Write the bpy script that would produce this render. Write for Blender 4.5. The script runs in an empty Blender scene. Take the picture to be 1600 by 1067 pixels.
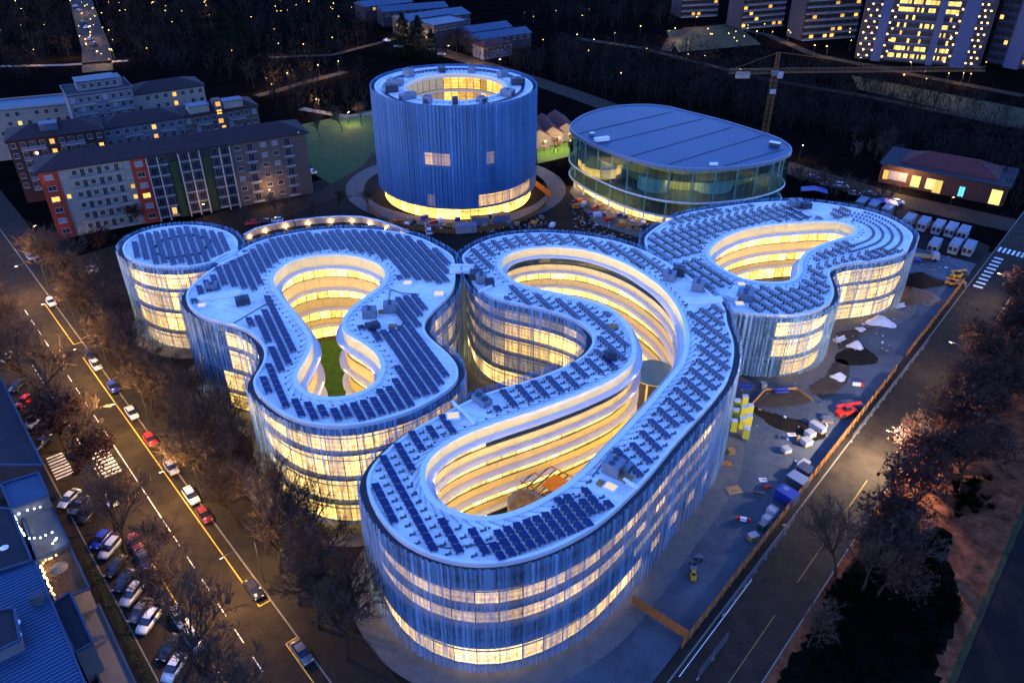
import bpy, bmesh, math, random
from mathutils import Vector, Matrix
from mathutils.geometry import tessellate_polygon
random.seed(7)
R = math.radians
SC = bpy.context.scene
COL = SC.collection

# ------------------------------------------------------------------ camera, sky, exposure
FPX, PITCH, HCAM = 1244.0, R(32.5), 97.0
cam_d = bpy.data.cameras.new('camera'); cam = bpy.data.objects.new('camera', cam_d); COL.objects.link(cam)
cam_d.sensor_width = 36.0; cam_d.lens = 36.0 * FPX / 1600.0
cam_d.clip_start = 1.0; cam_d.clip_end = 6000.0
cam.location = (0, 0, HCAM); cam.rotation_euler = (R(90) - PITCH, 0, 0)
SC.camera = cam

world = bpy.data.worlds.new('World'); SC.world = world; world.use_nodes = True
wn = world.node_tree; wn.nodes.clear()
sky = wn.nodes.new('ShaderNodeTexSky'); sky.sky_type = 'NISHITA'; sky.sun_disc = False
sky.sun_elevation = R(4.0); sky.sun_rotation = R(250); sky.ozone_density = 4.0; sky.air_density = 1.0; sky.dust_density = 0.2
tint = wn.nodes.new('ShaderNodeMix'); tint.data_type = 'RGBA'; tint.blend_type = 'MULTIPLY'; tint.inputs[0].default_value = 1.0
tint.inputs[7].default_value = (0.84, 0.67, 1.0, 1)      # blue-hour sky, tungsten white balance
bg = wn.nodes.new('ShaderNodeBackground'); bg.inputs[1].default_value = 0.15
wo = wn.nodes.new('ShaderNodeOutputWorld')
wn.links.new(sky.outputs[0], tint.inputs[6]); wn.links.new(tint.outputs[2], bg.inputs[0]); wn.links.new(bg.outputs[0], wo.inputs[0])

SC.view_settings.view_transform = 'Standard'; SC.view_settings.look = 'None'
SC.view_settings.gamma = 1.0; SC.view_settings.exposure = 3.6
cy = SC.cycles
cy.use_denoising = True
try: cy.denoiser = 'OPENIMAGEDENOISE'
except Exception: pass
cy.max_bounces = 4; cy.diffuse_bounces = 2; cy.glossy_bounces = 2; cy.transmission_bounces = 2; cy.transparent_max_bounces = 10
cy.use_adaptive_sampling = True; cy.adaptive_threshold = 0.03
cy.sample_clamp_indirect = 4.0; cy.caustics_reflective = False; cy.caustics_refractive = False
cy.use_light_tree = True

# ------------------------------------------------------------------ survey helpers
CT, ST = math.cos(PITCH), math.sin(PITCH)
def G(px, py, z=0.0):                    # survey point of the photograph -> place on the level z
    u = (px - 800) / FPX; v = (533.5 - py) / FPX
    t = (z - HCAM) / (-ST + v * CT)
    return Vector((u * t, (CT + v * ST) * t, z))
def PJ(p):
    dz = p[2] - HCAM; f = p[1] * CT - dz * ST; up = p[1] * ST + dz * CT
    return 800 + FPX * p[0] / f, 533.5 - FPX * up / f
AL, AR = R(-40.3), R(40.2)
dL = Vector((math.sin(AL), math.cos(AL), 0)); nL = Vector((math.cos(AL), -math.sin(AL), 0))
dR = Vector((math.sin(AR), math.cos(AR), 0)); nR = Vector((math.cos(AR), -math.sin(AR), 0))
def LF(s, t, z=0): v = nL * s + dL * t; return Vector((v.x, v.y, z))
def RF(s, t, z=0): v = nR * s + dR * t; return Vector((v.x, v.y, z))

# ------------------------------------------------------------------ materials
M = {}
def nd(nt, kind, **kw):
    n = nt.nodes.new('ShaderNode' + kind)
    for k, v in kw.items():
        if k.startswith('i_'):
            key = k[2:]; n.inputs[int(key) if key.isdigit() else key.replace('_', ' ')].default_value = v
        else: setattr(n, k, v)
    return n
def mat(name, col, rough=0.7, metal=0.0, noise=0.25, nscale=0.6, detail=5.0, spec=0.3, bump=0.0, bscale=None, coords='Object', col2=None, stretch=None):
    m = bpy.data.materials.new(name); m.use_nodes = True; nt = m.node_tree
    b = nt.nodes['Principled BSDF']; b.inputs['Roughness'].default_value = rough; b.inputs['Metallic'].default_value = metal
    b.inputs['Specular IOR Level'].default_value = spec
    c1 = tuple(x * (1 - noise) for x in col) + (1,)
    c2 = (tuple(min(1, x * (1 + noise)) for x in col) if col2 is None else tuple(col2)) + (1,)
    if noise > 0 or col2 is not None:
        tc = nd(nt, 'TexCoord'); src = tc.outputs[coords]
        if coords == 'World':
            pass
        if stretch:
            mp = nd(nt, 'Mapping'); mp.inputs['Scale'].default_value = stretch; nt.links.new(src, mp.inputs[0]); src = mp.outputs[0]
        nz = nd(nt, 'TexNoise', i_Scale=nscale, i_Detail=detail, i_Roughness=0.65); nt.links.new(src, nz.inputs['Vector'])
        rp = nd(nt, 'ValToRGB'); rp.color_ramp.elements[0].color = c1; rp.color_ramp.elements[1].color = c2
        rp.color_ramp.elements[0].position = 0.3; rp.color_ramp.elements[1].position = 0.7
        nt.links.new(nz.outputs['Fac'], rp.inputs[0]); nt.links.new(rp.outputs[0], b.inputs['Base Color'])
        if bump > 0:
            nb = nd(nt, 'TexNoise', i_Scale=bscale or nscale * 6, i_Detail=4.0); nt.links.new(src, nb.inputs['Vector'])
            bp = nd(nt, 'Bump', i_Strength=bump, i_Distance=0.1); nt.links.new(nb.outputs['Fac'], bp.inputs['Height']); nt.links.new(bp.outputs[0], b.inputs['Normal'])
    else:
        b.inputs['Base Color'].default_value = tuple(col) + (1,)
    M[name] = m; return m
def emit(name, col, strength, var=0.0):
    m = bpy.data.materials.new(name); m.use_nodes = True; nt = m.node_tree; nt.nodes.clear()
    o = nd(nt, 'OutputMaterial'); e = nd(nt, 'Emission'); e.inputs[0].default_value = tuple(col) + (1,); e.inputs[1].default_value = strength
    if var > 0:
        oi = nd(nt, 'ObjectInfo'); mr = nd(nt, 'MapRange'); mr.inputs[3].default_value = strength * (1 - var); mr.inputs[4].default_value = strength * (1 + var)
        nt.links.new(oi.outputs['Random'], mr.inputs[0]); nt.links.new(mr.outputs[0], e.inputs[1])
    nt.links.new(e.outputs[0], o.inputs[0]); M[name] = m; return m
def lit_glass(name, hot, warm, strength, bands=1.0, lo=0.35):
    """A lit room behind glass: blinds, ceiling lights and furniture vary what the pane gives off."""
    m = bpy.data.materials.new(name); m.use_nodes = True; nt = m.node_tree; nt.nodes.clear()
    o = nd(nt, 'OutputMaterial'); e = nd(nt, 'Emission'); gl = nd(nt, 'BsdfGlossy'); gl.inputs['Roughness'].default_value = 0.08
    tc = nd(nt, 'TexCoord'); oi = nd(nt, 'ObjectInfo'); sp = nd(nt, 'SeparateXYZ'); nt.links.new(tc.outputs['UV'], sp.inputs[0])
    cb = nd(nt, 'CombineXYZ'); 
    ad = nd(nt, 'Math', operation='MULTIPLY_ADD'); ad.inputs[1].default_value = 3.0; nt.links.new(sp.outputs[0], ad.inputs[0])
    m3 = nd(nt, 'Math', operation='MULTIPLY'); m3.inputs[1].default_value = 91.0; nt.links.new(oi.outputs['Random'], m3.inputs[0]); nt.links.new(m3.outputs[0], ad.inputs[2])
    nt.links.new(ad.outputs[0], cb.inputs[0])
    m4 = nd(nt, 'Math', operation='MULTIPLY'); m4.inputs[1].default_value = 1.6; nt.links.new(sp.outputs[1], m4.inputs[0]); nt.links.new(m4.outputs[0], cb.inputs[1])
    n1 = nd(nt, 'TexNoise', i_Scale=1.6, i_Detail=4.0, i_Roughness=0.6); nt.links.new(cb.outputs[0], n1.inputs['Vector'])
    r1 = nd(nt, 'ValToRGB'); r1.color_ramp.elements[0].position = 0.32; r1.color_ramp.elements[1].position = 0.62
    r1.color_ramp.elements[0].color = tuple(c * lo for c in warm) + (1,); r1.color_ramp.elements[1].color = tuple(hot) + (1,)
    el = r1.color_ramp.elements.new(0.45); el.color = tuple(warm) + (1,)
    nt.links.new(n1.outputs['Fac'], r1.inputs[0])
    # rows of ceiling lights seen through the pane
    wv = nd(nt, 'Math', operation='MULTIPLY'); wv.inputs[1].default_value = 26.0; nt.links.new(sp.outputs[1], wv.inputs[0])
    sn = nd(nt, 'Math', operation='SINE'); nt.links.new(wv.outputs[0], sn.inputs[0])
    bm_ = nd(nt, 'MapRange'); bm_.inputs[1].default_value = -1; bm_.inputs[2].default_value = 1; bm_.inputs[3].default_value = 1 - 0.18 * bands; bm_.inputs[4].default_value = 1 + 0.18 * bands
    nt.links.new(sn.outputs[0], bm_.inputs[0])
    rr = nd(nt, 'MapRange'); rr.inputs[3].default_value = strength * 0.42; rr.inputs[4].default_value = strength * 1.5; nt.links.new(oi.outputs['Random'], rr.inputs[0])
    st = nd(nt, 'Math', operation='MULTIPLY'); nt.links.new(bm_.outputs[0], st.inputs[0]); nt.links.new(rr.outputs[0], st.inputs[1])
    nt.links.new(r1.outputs[0], e.inputs[0]); nt.links.new(st.outputs[0], e.inputs[1])
    mx = nd(nt, 'MixShader'); mx.inputs[0].default_value = 0.05
    nt.links.new(e.outputs[0], mx.inputs[1]); nt.links.new(gl.outputs[0], mx.inputs[2]); nt.links.new(mx.outputs[0], o.inputs[0])
    M[name] = m; return m
def screen_mat(name, col, lo, hi, metal=0.25, k0=0.45, k1=1.7):
    """Expanded-metal curtain: open weave whose density changes from strip to strip."""
    m = bpy.data.materials.new(name); m.use_nodes = True; nt = m.node_tree
    b = nt.nodes['Principled BSDF']; b.inputs['Roughness'].default_value = 0.45; b.inputs['Metallic'].default_value = metal
    out = nt.nodes['Material Output']
    tc = nd(nt, 'TexCoord'); mp = nd(nt, 'Mapping'); mp.inputs['Scale'].default_value = (1.0, 0.035, 1.0); nt.links.new(tc.outputs['UV'], mp.inputs[0])
    n1 = nd(nt, 'TexNoise', i_Scale=1.7, i_Detail=6.0, i_Roughness=0.75); nt.links.new(mp.outputs[0], n1.inputs['Vector'])
    mp2 = nd(nt, 'Mapping'); mp2.inputs['Scale'].default_value = (0.16, 0.05, 1.0); nt.links.new(tc.outputs['UV'], mp2.inputs[0])
    n2 = nd(nt, 'TexNoise', i_Scale=1.0, i_Detail=3.0); nt.links.new(mp2.outputs[0], n2.inputs['Vector'])
    a = nd(nt, 'MapRange'); a.inputs[1].default_value = 0.38; a.inputs[2].default_value = 0.62; a.inputs[3].default_value = lo; a.inputs[4].default_value = hi
    mp3 = nd(nt, 'Mapping'); mp3.inputs['Scale'].default_value = (2.4, 0.012, 1.0); nt.links.new(tc.outputs['UV'], mp3.inputs[0])
    n3 = nd(nt, 'TexNoise', i_Scale=1.0, i_Detail=3.0, i_Roughness=0.6); nt.links.new(mp3.outputs[0], n3.inputs['Vector'])
    av = nd(nt, 'Mix'); av.inputs[0].default_value = 0.5; nt.links.new(n1.outputs['Fac'], av.inputs[2]); nt.links.new(n3.outputs['Fac'], av.inputs[3])
    nt.links.new(av.outputs[0], a.inputs[0])
    cr = nd(nt, 'ValToRGB'); cr.color_ramp.elements[0].position = 0.35; cr.color_ramp.elements[1].position = 0.65
    cr.color_ramp.elements[0].color = tuple(c * k0 for c in col) + (1,); cr.color_ramp.elements[1].color = tuple(min(1, c * k1) for c in col) + (1,)
    av2 = nd(nt, 'Mix'); av2.inputs[0].default_value = 0.6; nt.links.new(n2.outputs['Fac'], av2.inputs[2]); nt.links.new(n3.outputs['Fac'], av2.inputs[3]); nt.links.new(av2.outputs[0], cr.inputs[0]); nt.links.new(cr.outputs[0], b.inputs['Base Color'])
    tr = nd(nt, 'BsdfTransparent'); mx = nd(nt, 'MixShader')
    nt.links.new(a.outputs[0], mx.inputs[0]); nt.links.new(tr.outputs[0], mx.inputs[1]); nt.links.new(b.outputs[0], mx.inputs[2]); nt.links.new(mx.outputs[0], out.inputs[0])
    M[name] = m; return m
def glass_mat(name, tintc, fac):
    m = bpy.data.materials.new(name); m.use_nodes = True; nt = m.node_tree; nt.nodes.clear()
    o = nd(nt, 'OutputMaterial'); t = nd(nt, 'BsdfTransparent'); t.inputs[0].default_value = tuple(tintc) + (1,)
    g = nd(nt, 'BsdfGlossy'); g.inputs['Roughness'].default_value = 0.05; mx = nd(nt, 'MixShader'); mx.inputs[0].default_value = fac
    nt.links.new(t.outputs[0], mx.inputs[1]); nt.links.new(g.outputs[0], mx.inputs[2]); nt.links.new(mx.outputs[0], o.inputs[0]); M[name] = m

mat('membrane', (0.80, 0.78, 0.76), 0.6, noise=0.2, nscale=0.16, detail=12)
def seams(m_, sx, sy, dark, w=0.02):
    nt = m_.node_tree; b = nt.nodes['Principled BSDF']; ln = b.inputs['Base Color'].links[0]; src = ln.from_socket
    tc = nd(nt, 'TexCoord'); mp = nd(nt, 'Mapping'); mp.inputs['Rotation'].default_value = (0, 0, R(26.5)); nt.links.new(tc.outputs['Object'], mp.inputs[0])
    bk = nd(nt, 'TexBrick', i_Scale=1.0, i_Mortar_Size=w, i_Brick_Width=sx, i_Row_Height=sy); bk.inputs['Color1'].default_value = (1, 1, 1, 1); bk.inputs['Color2'].default_value = (.93, .93, .94, 1); bk.inputs['Mortar'].default_value = (dark, dark, dark, 1)
    nt.links.new(mp.outputs[0], bk.inputs['Vector']); mx = nd(nt, 'Mix'); mx.data_type = 'RGBA'; mx.blend_type = 'MULTIPLY'; mx.inputs[0].default_value = 1.0
    nt.links.new(src, mx.inputs[6]); nt.links.new(bk.outputs[0], mx.inputs[7]); nt.links.new(mx.outputs[2], b.inputs['Base Color'])
seams(M['membrane'], 9.0, 1.6, 0.42, 0.035)
mat('coping', (0.70, 0.71, 0.74), 0.4, metal=0.2, noise=0.05, nscale=0.4)
mat('gutter', (0.035, 0.04, 0.055), 0.7)
mat('slab', (0.16, 0.17, 0.19), 0.7)
mat('cream', (0.80, 0.64, 0.27), 0.55, noise=0.04, nscale=0.3)
mat('ledge', (0.60, 0.63, 0.72), 0.5, noise=0.06, nscale=0.5)
mat('dark_frame', (0.05, 0.05, 0.055), 0.5)
mat('pv', (0.003, 0.014, 0.085), 0.22, noise=0.2, nscale=1.5, spec=0.16)
mat('pv_frame', (0.10, 0.11, 0.13), 0.5, metal=0.4)
mat('dark_glass', (0.018, 0.022, 0.028), 0.06, noise=0, spec=0.7)
mat('teal_glass', (0.03, 0.06, 0.06), 0.06, noise=0, spec=0.7)
screen_mat('screen', (0.12, 0.245, 0.42), 0.17, 0.94)
screen_mat('screen_dense', (0.04, 0.15, 0.33), 0.72, 0.94, 0.25, 0.7, 1.35)
YH, YW = (1.0, 0.75, 0.30), (1.0, 0.58, 0.14)
lit_glass('lit', YH, YW, 0.27)
lit_glass('lit_bright', (1.0, 0.67, 0.18), (1.0, 0.53, 0.08), 0.36, lo=0.55)
emit('led', (1.0, 0.64, 0.20), 3.0)  # added warm glow for the court fascias, not a real lamp
lit_glass('lit_faint', (0.95, 0.72, 0.42), (0.8, 0.55, 0.28), 0.05, lo=0.4)
lit_glass('lit_amber', (1.0, 0.60, 0.16), (0.9, 0.45, 0.09), 0.13, lo=0.3)
lit_glass('lit_dim', (0.95, 0.68, 0.34), (0.85, 0.52, 0.22), 0.13, lo=0.3)
lit_glass('lit_court', (1.0, 0.74, 0.24), (1.0, 0.55, 0.10), 0.30, bands=0.25, lo=0.45)

# ------------------------------------------------------------------ mesh helpers
class MB:
    def __init__(s): s.v = []; s.f = []; s.m = []; s.uv = None
    def add(s, vs, fs, mi=0):
        k = len(s.v); s.v.extend(tuple(x) for x in vs); s.f.extend(tuple(i + k for i in f) for f in fs); s.m.extend([mi] * len(fs)); return s
    def box(s, c, d, rz=0.0, mi=0, taper=1.0):
        x, y, z = d[0] / 2, d[1] / 2, d[2]; ca, sa = math.cos(rz), math.sin(rz); vs = []
        for zz, k in ((0, 1.0), (z, taper)):
            for (a, b) in ((-x, -y), (x, -y), (x, y), (-x, y)):
                a *= k; b *= k; vs.append((c[0] + a * ca - b * sa, c[1] + a * sa + b * ca, c[2] + zz))
        return s.add(vs, [(3, 2, 1, 0), (4, 5, 6, 7), (0, 1, 5, 4), (1, 2, 6, 5), (2, 3, 7, 6), (3, 0, 4, 7)], mi)
    def bar(s, p, q, w, h=None, mi=0):
        p, q = Vector(p), Vector(q); h = h or w; d = (q - p); 
        if d.length < 1e-6: return s
        d.normalize(); up = Vector((0, 0, 1)) if abs(d.z) < 0.95 else Vector((1, 0, 0))
        a = d.cross(up).normalized() * w / 2; b = a.normalized().cross(d) * h / 2
        vs = [p - a - b, p + a - b, p + a + b, p - a + b, q - a - b, q + a - b, q + a + b, q - a + b]
        return s.add(vs, [(0, 1, 2, 3), (7, 6, 5, 4), (0, 4, 5, 1), (1, 5, 6, 2), (2, 6, 7, 3), (3, 7, 4, 0)], mi)
    def cyl(s, c, r, h, n=10, r2=None, mi=0, cap=True):
        r2 = r if r2 is None else r2; vs = []
        for i in range(n):
            a = 2 * math.pi * i / n; vs.append((c[0] + r * math.cos(a), c[1] + r * math.sin(a), c[2]))
        for i in range(n):
            a = 2 * math.pi * i / n; vs.append((c[0] + r2 * math.cos(a), c[1] + r2 * math.sin(a), c[2] + h))
        fs = [(i, (i + 1) % n, n + (i + 1) % n, n + i) for i in range(n)]
        if cap: fs += [tuple(range(n - 1, -1, -1)), tuple(range(n, 2 * n))]
        return s.add(vs, fs, mi)
    def tube(s, p, q, r, r2=None, n=5, mi=0):
        p, q = Vector(p), Vector(q); r2 = r if r2 is None else r2; d = q - p
        if d.length < 1e-6: return s
        d.normalize(); up = Vector((0, 0, 1)) if abs(d.z) < 0.9 else Vector((1, 0, 0)); a = d.cross(up).normalized(); b = a.cross(d); vs = []
        for (o, rr) in ((p, r), (q, r2)):
            for i in range(n):
                t = 2 * math.pi * i / n; vs.append(o + a * math.cos(t) * rr + b * math.sin(t) * rr)
        return s.add(vs, [(i, (i + 1) % n, n + (i + 1) % n, n + i) for i in range(n)], mi)
    def ico(s, c, r, squash=1.0, mi=0, jit=0.0):
        t = (1 + 5 ** .5) / 2; vs = []
        for p in [(-1, t, 0), (1, t, 0), (-1, -t, 0), (1, -t, 0), (0, -1, t), (0, 1, t), (0, -1, -t), (0, 1, -t), (t, 0, -1), (t, 0, 1), (-t, 0, -1), (-t, 0, 1)]:
            v = Vector(p).normalized() * r * (1 + random.uniform(-jit, jit)); vs.append((c[0] + v.x, c[1] + v.y, c[2] + v.z * squash))
        return s.add(vs, [(0, 11, 5), (0, 5, 1), (0, 1, 7), (0, 7, 10), (0, 10, 11), (1, 5, 9), (5, 11, 4), (11, 10, 2), (10, 7, 6), (7, 1, 8), (3, 9, 4), (3, 4, 2), (3, 2, 6), (3, 6, 8), (3, 8, 9), (4, 9, 5), (2, 4, 11), (6, 2, 10), (8, 6, 7), (9, 8, 1)], mi)
    def mesh(s, name, mats, smooth=False):
        me = bpy.data.meshes.new(name); me.from_pydata(s.v, [], s.f)
        for m_ in (mats if isinstance(mats, (list, tuple)) else [mats]): me.materials.append(M[m_])
        if isinstance(mats, (list, tuple)) and len(mats) > 1: me.polygons.foreach_set('material_index', s.m)
        if smooth: me.polygons.foreach_set('use_smooth', [True] * len(me.polygons))
        me.update(); return me
    def build(s, name, mats, parent=None, smooth=False):
        return link(name, s.mesh(name, mats, smooth), parent)
def link(name, me, parent=None):
    o = bpy.data.objects.new(name, me); COL.objects.link(o)
    if parent is not None: o.parent = parent
    return o
def tag(o, label=None, cat=None, group=None, kind=None):
    if label: o['label'] = label
    if cat: o['category'] = cat
    if group: o['group'] = group
    if kind: o['kind'] = kind
    return o
def thing(name, label, cat, loc=(0, 0, 0), rz=0.0, group=None):
    o = bpy.data.objects.new(name, None); COL.objects.link(o); o.location = loc; o.rotation_euler[2] = rz
    o.empty_display_size = 0.5
    return tag(o, label, cat, group)
def dup(root, loc, rz=0.0, label=None, scale=None):
    r = root.copy(); COL.objects.link(r); r.location = loc; r.rotation_euler[2] = rz
    if scale: r.scale = scale if hasattr(scale, '__len__') else (scale,) * 3
    if label: r['label'] = label
    for ch in KIDS(root):
        c = ch.copy(); COL.objects.link(c); c.parent = r
        for g in KIDS(ch):
            d = g.copy(); COL.objects.link(d); d.parent = c
    return r
_kids = {}
def KIDS(o):
    if o.name not in _kids: _kids[o.name] = list(o.children)
    return _kids[o.name]
def structure(name, mb, m, smooth=False):
    return tag(mb.build(name, m, None, smooth), kind='structure')
def poly(pts, z, holes=()):
    """flat sheet(s) from a polygon, with holes"""
    loops = [[Vector((p[0], p[1], 0)) for p in pts]] + [[Vector((p[0], p[1], 0)) for p in h] for h in holes]
    tri = tessellate_polygon(loops); vs = [p for l in loops for p in l]; mb = MB()
    fs = []
    for t in tri:
        a, b, c = (vs[i] for i in t)
        if (b - a).cross(c - a).z < 0: t = (t[0], t[2], t[1])
        fs.append(tuple(t))
    mb.add([(p.x, p.y, z) for p in vs], fs); return mb
def prism(mb, pts, z0, z1, mi=0, top=True):
    pts = ccw(pts); n = len(pts); vs = [(p[0], p[1], z0) for p in pts] + [(p[0], p[1], z1) for p in pts]
    fs = [(i, (i + 1) % n, n + (i + 1) % n, n + i) for i in range(n)]
    if top: fs.append(tuple(range(n, 2 * n)))
    return mb.add(vs, fs, mi)
def area2(p): return sum(p[i][0] * p[(i + 1) % len(p)][1] - p[(i + 1) % len(p)][0] * p[i][1] for i in range(len(p)))
def ccw(p): return list(p) if area2(p) > 0 else list(p)[::-1]

# closed curves in plan
def resample(pts, ds=None, n=None):
    L = [0.0]; N = len(pts)
    for i in range(N): L.append(L[-1] + (pts[(i + 1) % N] - pts[i]).length)
    n = n or max(8, int(round(L[-1] / ds))); out = []; k = 0
    for i in range(n):
        s = L[-1] * i / n
        while L[k + 1] < s: k += 1
        f = (s - L[k]) / max(1e-9, L[k + 1] - L[k]); out.append(pts[k].lerp(pts[(k + 1) % N], f))
    return out
def spline(pts, ds=0.5, smooth=2.0):
    pts = ccw([Vector((p[0], p[1])) for p in pts]); N = len(pts); fine = []
    for i in range(N):
        p0, p1, p2, p3 = pts[i - 1], pts[i], pts[(i + 1) % N], pts[(i + 2) % N]
        for k in range(12):
            t = k / 12; fine.append(0.5 * ((2 * p1) + (p2 - p0) * t + (2 * p0 - 5 * p1 + 4 * p2 - p3) * t * t + (3 * p1 - p0 - 3 * p2 + p3) * t ** 3))
    c = resample(fine, 0.5)
    if smooth > 0:
        w = int(smooth * 2 / 0.5); ker = [math.exp(-0.5 * (j * 0.5 / smooth) ** 2) for j in range(-w, w + 1)]; S = sum(ker); n = len(c)
        c = [sum((c[(i + j) % n] * ker[j + w] for j in range(-w, w + 1)), Vector((0, 0))) / S for i in range(n)]
    return resample(c, ds)
def normals(c):
    n = len(c); out = []
    for i in range(n):
        t = (c[(i + 1) % n] - c[i - 1]).normalized(); out.append(Vector((t.y, -t.x)))
    return out
def offset(c, d): return [p + q * d for p, q in zip(c, normals(c))]
def inside(p, c):
    x, y = p[0], p[1]; r = False; n = len(c); j = n - 1
    for i in range(n):
        if (c[i][1] > y) != (c[j][1] > y) and x < (c[j][0] - c[i][0]) * (y - c[i][1]) / (c[j][1] - c[i][1]) + c[i][0]: r = not r
        j = i
    return r
def cdist(p, c): return min((p - q).length for q in c)
def ring_profile(c, prof, closed=True):
    """sweep a profile [(offset, z)...] round a closed plan curve"""
    nn = normals(c); mb = MB(); n = len(c); k = len(prof)
    vs = [(p.x + q.x * o, p.y + q.y * o, z) for p, q in zip(c, nn) for (o, z) in prof]
    fs = []
    for i in range(n):
        j = (i + 1) % n
        for a in range(k if closed else k - 1):
            b = (a + 1) % k; fs.append((i * k + a, j * k + a, j * k + b, i * k + b))
    return mb.add(vs, fs)
def flat_ring(outer, inner, z0, z1=None):
    """sheet with a hole and, if z1 is given, a thickness"""
    mb = poly(outer, z1 if z1 is not None else z0, [inner] if inner else [])
    if z1 is not None:
        for c, flip in ((outer, False), (inner, True)):
            if not c: continue
            n = len(c); vs = [(p[0], p[1], z0) for p in c] + [(p[0], p[1], z1) for p in c]
            fs = [(i, (i + 1) % n, n + (i + 1) % n, n + i) for i in range(n)]
            if flip: fs = [f[::-1] for f in fs]
            mb.add(vs, fs)
    return mb

# ------------------------------------------------------------------ ground, roads
mat('earth', (0.0035, 0.003, 0.003), 0.95, spec=0.0, noise=0.5, nscale=0.08, detail=8)
mat('asphalt', (0.024, 0.018, 0.013), 0.85, spec=0.1, noise=0.42, nscale=0.35, detail=9)
mat('painted_shade', (0.0035, 0.004, 0.003), 0.95, spec=0.0, noise=0.5, nscale=0.8)
mat('asphalt_dark', (0.009, 0.0065, 0.006), 0.85, spec=0.1, noise=0.3, nscale=0.3, detail=9)
mat('paving', (0.12, 0.11, 0.10), 0.85, spec=0.1, noise=0.18, nscale=0.4, detail=9)
mat('paint_white', (0.65, 0.64, 0.60), 0.7, noise=0.25, nscale=1.2)
mat('paint_yellow', (0.62, 0.38, 0.05), 0.7, noise=0.2, nscale=1.5)
mat('kerb', (0.15, 0.14, 0.125), 0.8, noise=0.2, nscale=0.8)
mat('lawn', (0.035, 0.10, 0.012), 0.95, noise=0.35, nscale=0.9, detail=8, bump=0.4, bscale=8)
mat('paint_faded', (0.20, 0.12, 0.03), 0.8, noise=0.45, nscale=2.0)
mat('park_lawn', (0.022, 0.060, 0.008), 0.95, noise=0.45, nscale=0.3, detail=9)
mat('dim_lawn', (0.014, 0.022, 0.003), 0.95, noise=0.5, nscale=0.15, detail=8)
mat('soil', (0.055, 0.036, 0.022), 0.95, noise=0.4, nscale=0.5, detail=8, bump=0.5, bscale=2)
mat('leaf_litter', (0.085, 0.026, 0.012), 0.95, noise=0.5, nscale=0.5, detail=10, bump=0.6, bscale=5, col2=(0.22, 0.075, 0.036), spec=0.0)

mat('spill_apron', (0.11, 0.108, 0.10), 0.85, spec=0.1, noise=0.2, nscale=0.5, detail=8)
mat('sidewalk', (0.019, 0.016, 0.013), 0.9, spec=0.1, noise=0.3, nscale=0.5, detail=9)
mat('mud', (0.014, 0.010, 0.007), 0.9, spec=0.1, noise=0.4, nscale=0.25, detail=9)
mat('yard', (0.066, 0.080, 0.096), 0.85, spec=0.15, noise=0.4, nscale=0.09, detail=12)
seams(M['yard'], 7.0, 4.0, 0.6, 0.05)
def sheet(name, pts, z, m): return structure(name, poly([tuple(p)[:2] for p in pts], z), m)
def pxsheet(name, px, z, m): return sheet(name, [G(x, y, z) for x, y in px], z, m)
structure('ground', MB().add([(-3000, -400, -0.12), (3000, -400, -0.12), (3000, 5000, -0.12), (-3000, 5000, -0.12)], [(0, 1, 2, 3)]), 'earth')
_bj = random.Random(31)
def blobsheet(name, px, z, m): return sheet(name, [p + Vector((_bj.gauss(0, .12), _bj.gauss(0, .12))) for p in spline([G(x, y, z).xy for x, y in px], 0.6, 0.7)], z, m)
def strip(frame, s0, s1, t0, t1): return [frame(s0, t0), frame(s1, t0), frame(s1, t1), frame(s0, t1)]
def pathway(name, px, width, z, m):
    c = [G(x, y, z) for x, y in px]; l, r = [], []
    for i, p in enumerate(c):
        d = (c[min(i + 1, len(c) - 1)] - c[max(i - 1, 0)]).normalized(); n = Vector((d.y, -d.x, 0)) * width / 2; l.append(p - n); r.append(p + n)
    mb = MB(); n = len(c); mb.add(l + r, [(i, n + i, n + i + 1, i + 1) for i in range(n - 1)]); return structure(name, mb, m)
def corner(s, r):                     # where the line s of the left street meets the line r of the right street
    # solve nL.p = s, nR.p = r
    det = nL.x * nR.y - nL.y * nR.x; return Vector(((s * nR.y - r * nL.y) / det, (nL.x * r - nR.x * s) / det, 0))
c0 = corner(31, -28)
sheet('campus_ground', [c0, RF(-28, 240), G(1400, 318), G(1000, 300), G(560, 262), LF(31, 225)], -0.06, 'mud')
sheet('yard', [corner(31, -28.2), RF(-28.2, 226), RF(-48, 226), RF(-62, 150), RF(-62, 60)], -0.03, 'yard')
sheet('road', strip(LF, 6.4, 24.0, 20, 300), 0.0, 'asphalt')
sheet('sidewalk', strip(LF, 24.2, 31.2, 20, 300), 0.10, 'sidewalk')
sheet('sidewalk', strip(LF, -3, 6.2, 20, 300), 0.10, 'sidewalk')
sheet('road', strip(RF, -26.5, -17.0, 20, 420), 0.004, 'asphalt')
sheet('sidewalk', strip(RF, -28.0, -26.7, 60, 236), 0.10, 'sidewalk')
sheet('path', strip(RF, 3.2, 40.0, 20, 300), -0.04, 'asphalt_dark')
sheet('park_ground', strip(RF, -16.7, 3.2, 20, 300), 0.06, 'leaf_litter')
_gc = random.Random(8)
sheet('painted_shade', [p + Vector((_gc.gauss(0, .35), _gc.gauss(0, .35))) for p in spline([G(x, y).xy for x, y in [(1215, 1067), (1262, 985), (1300, 925), (1330, 880), (1372, 850), (1420, 838), (1468, 822), (1492, 835), (1480, 880), (1500, 930), (1492, 985), (1462, 1040), (1455, 1090), (1225, 1090)]], 0.8, 1.5)], 0.075, 'painted_shade')  # shade put into the ground as a near-black sheet
sheet('park_verge', strip(RF, 2.4, 3.1, 20, 300), 0.09, 'dim_lawn')
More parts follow.
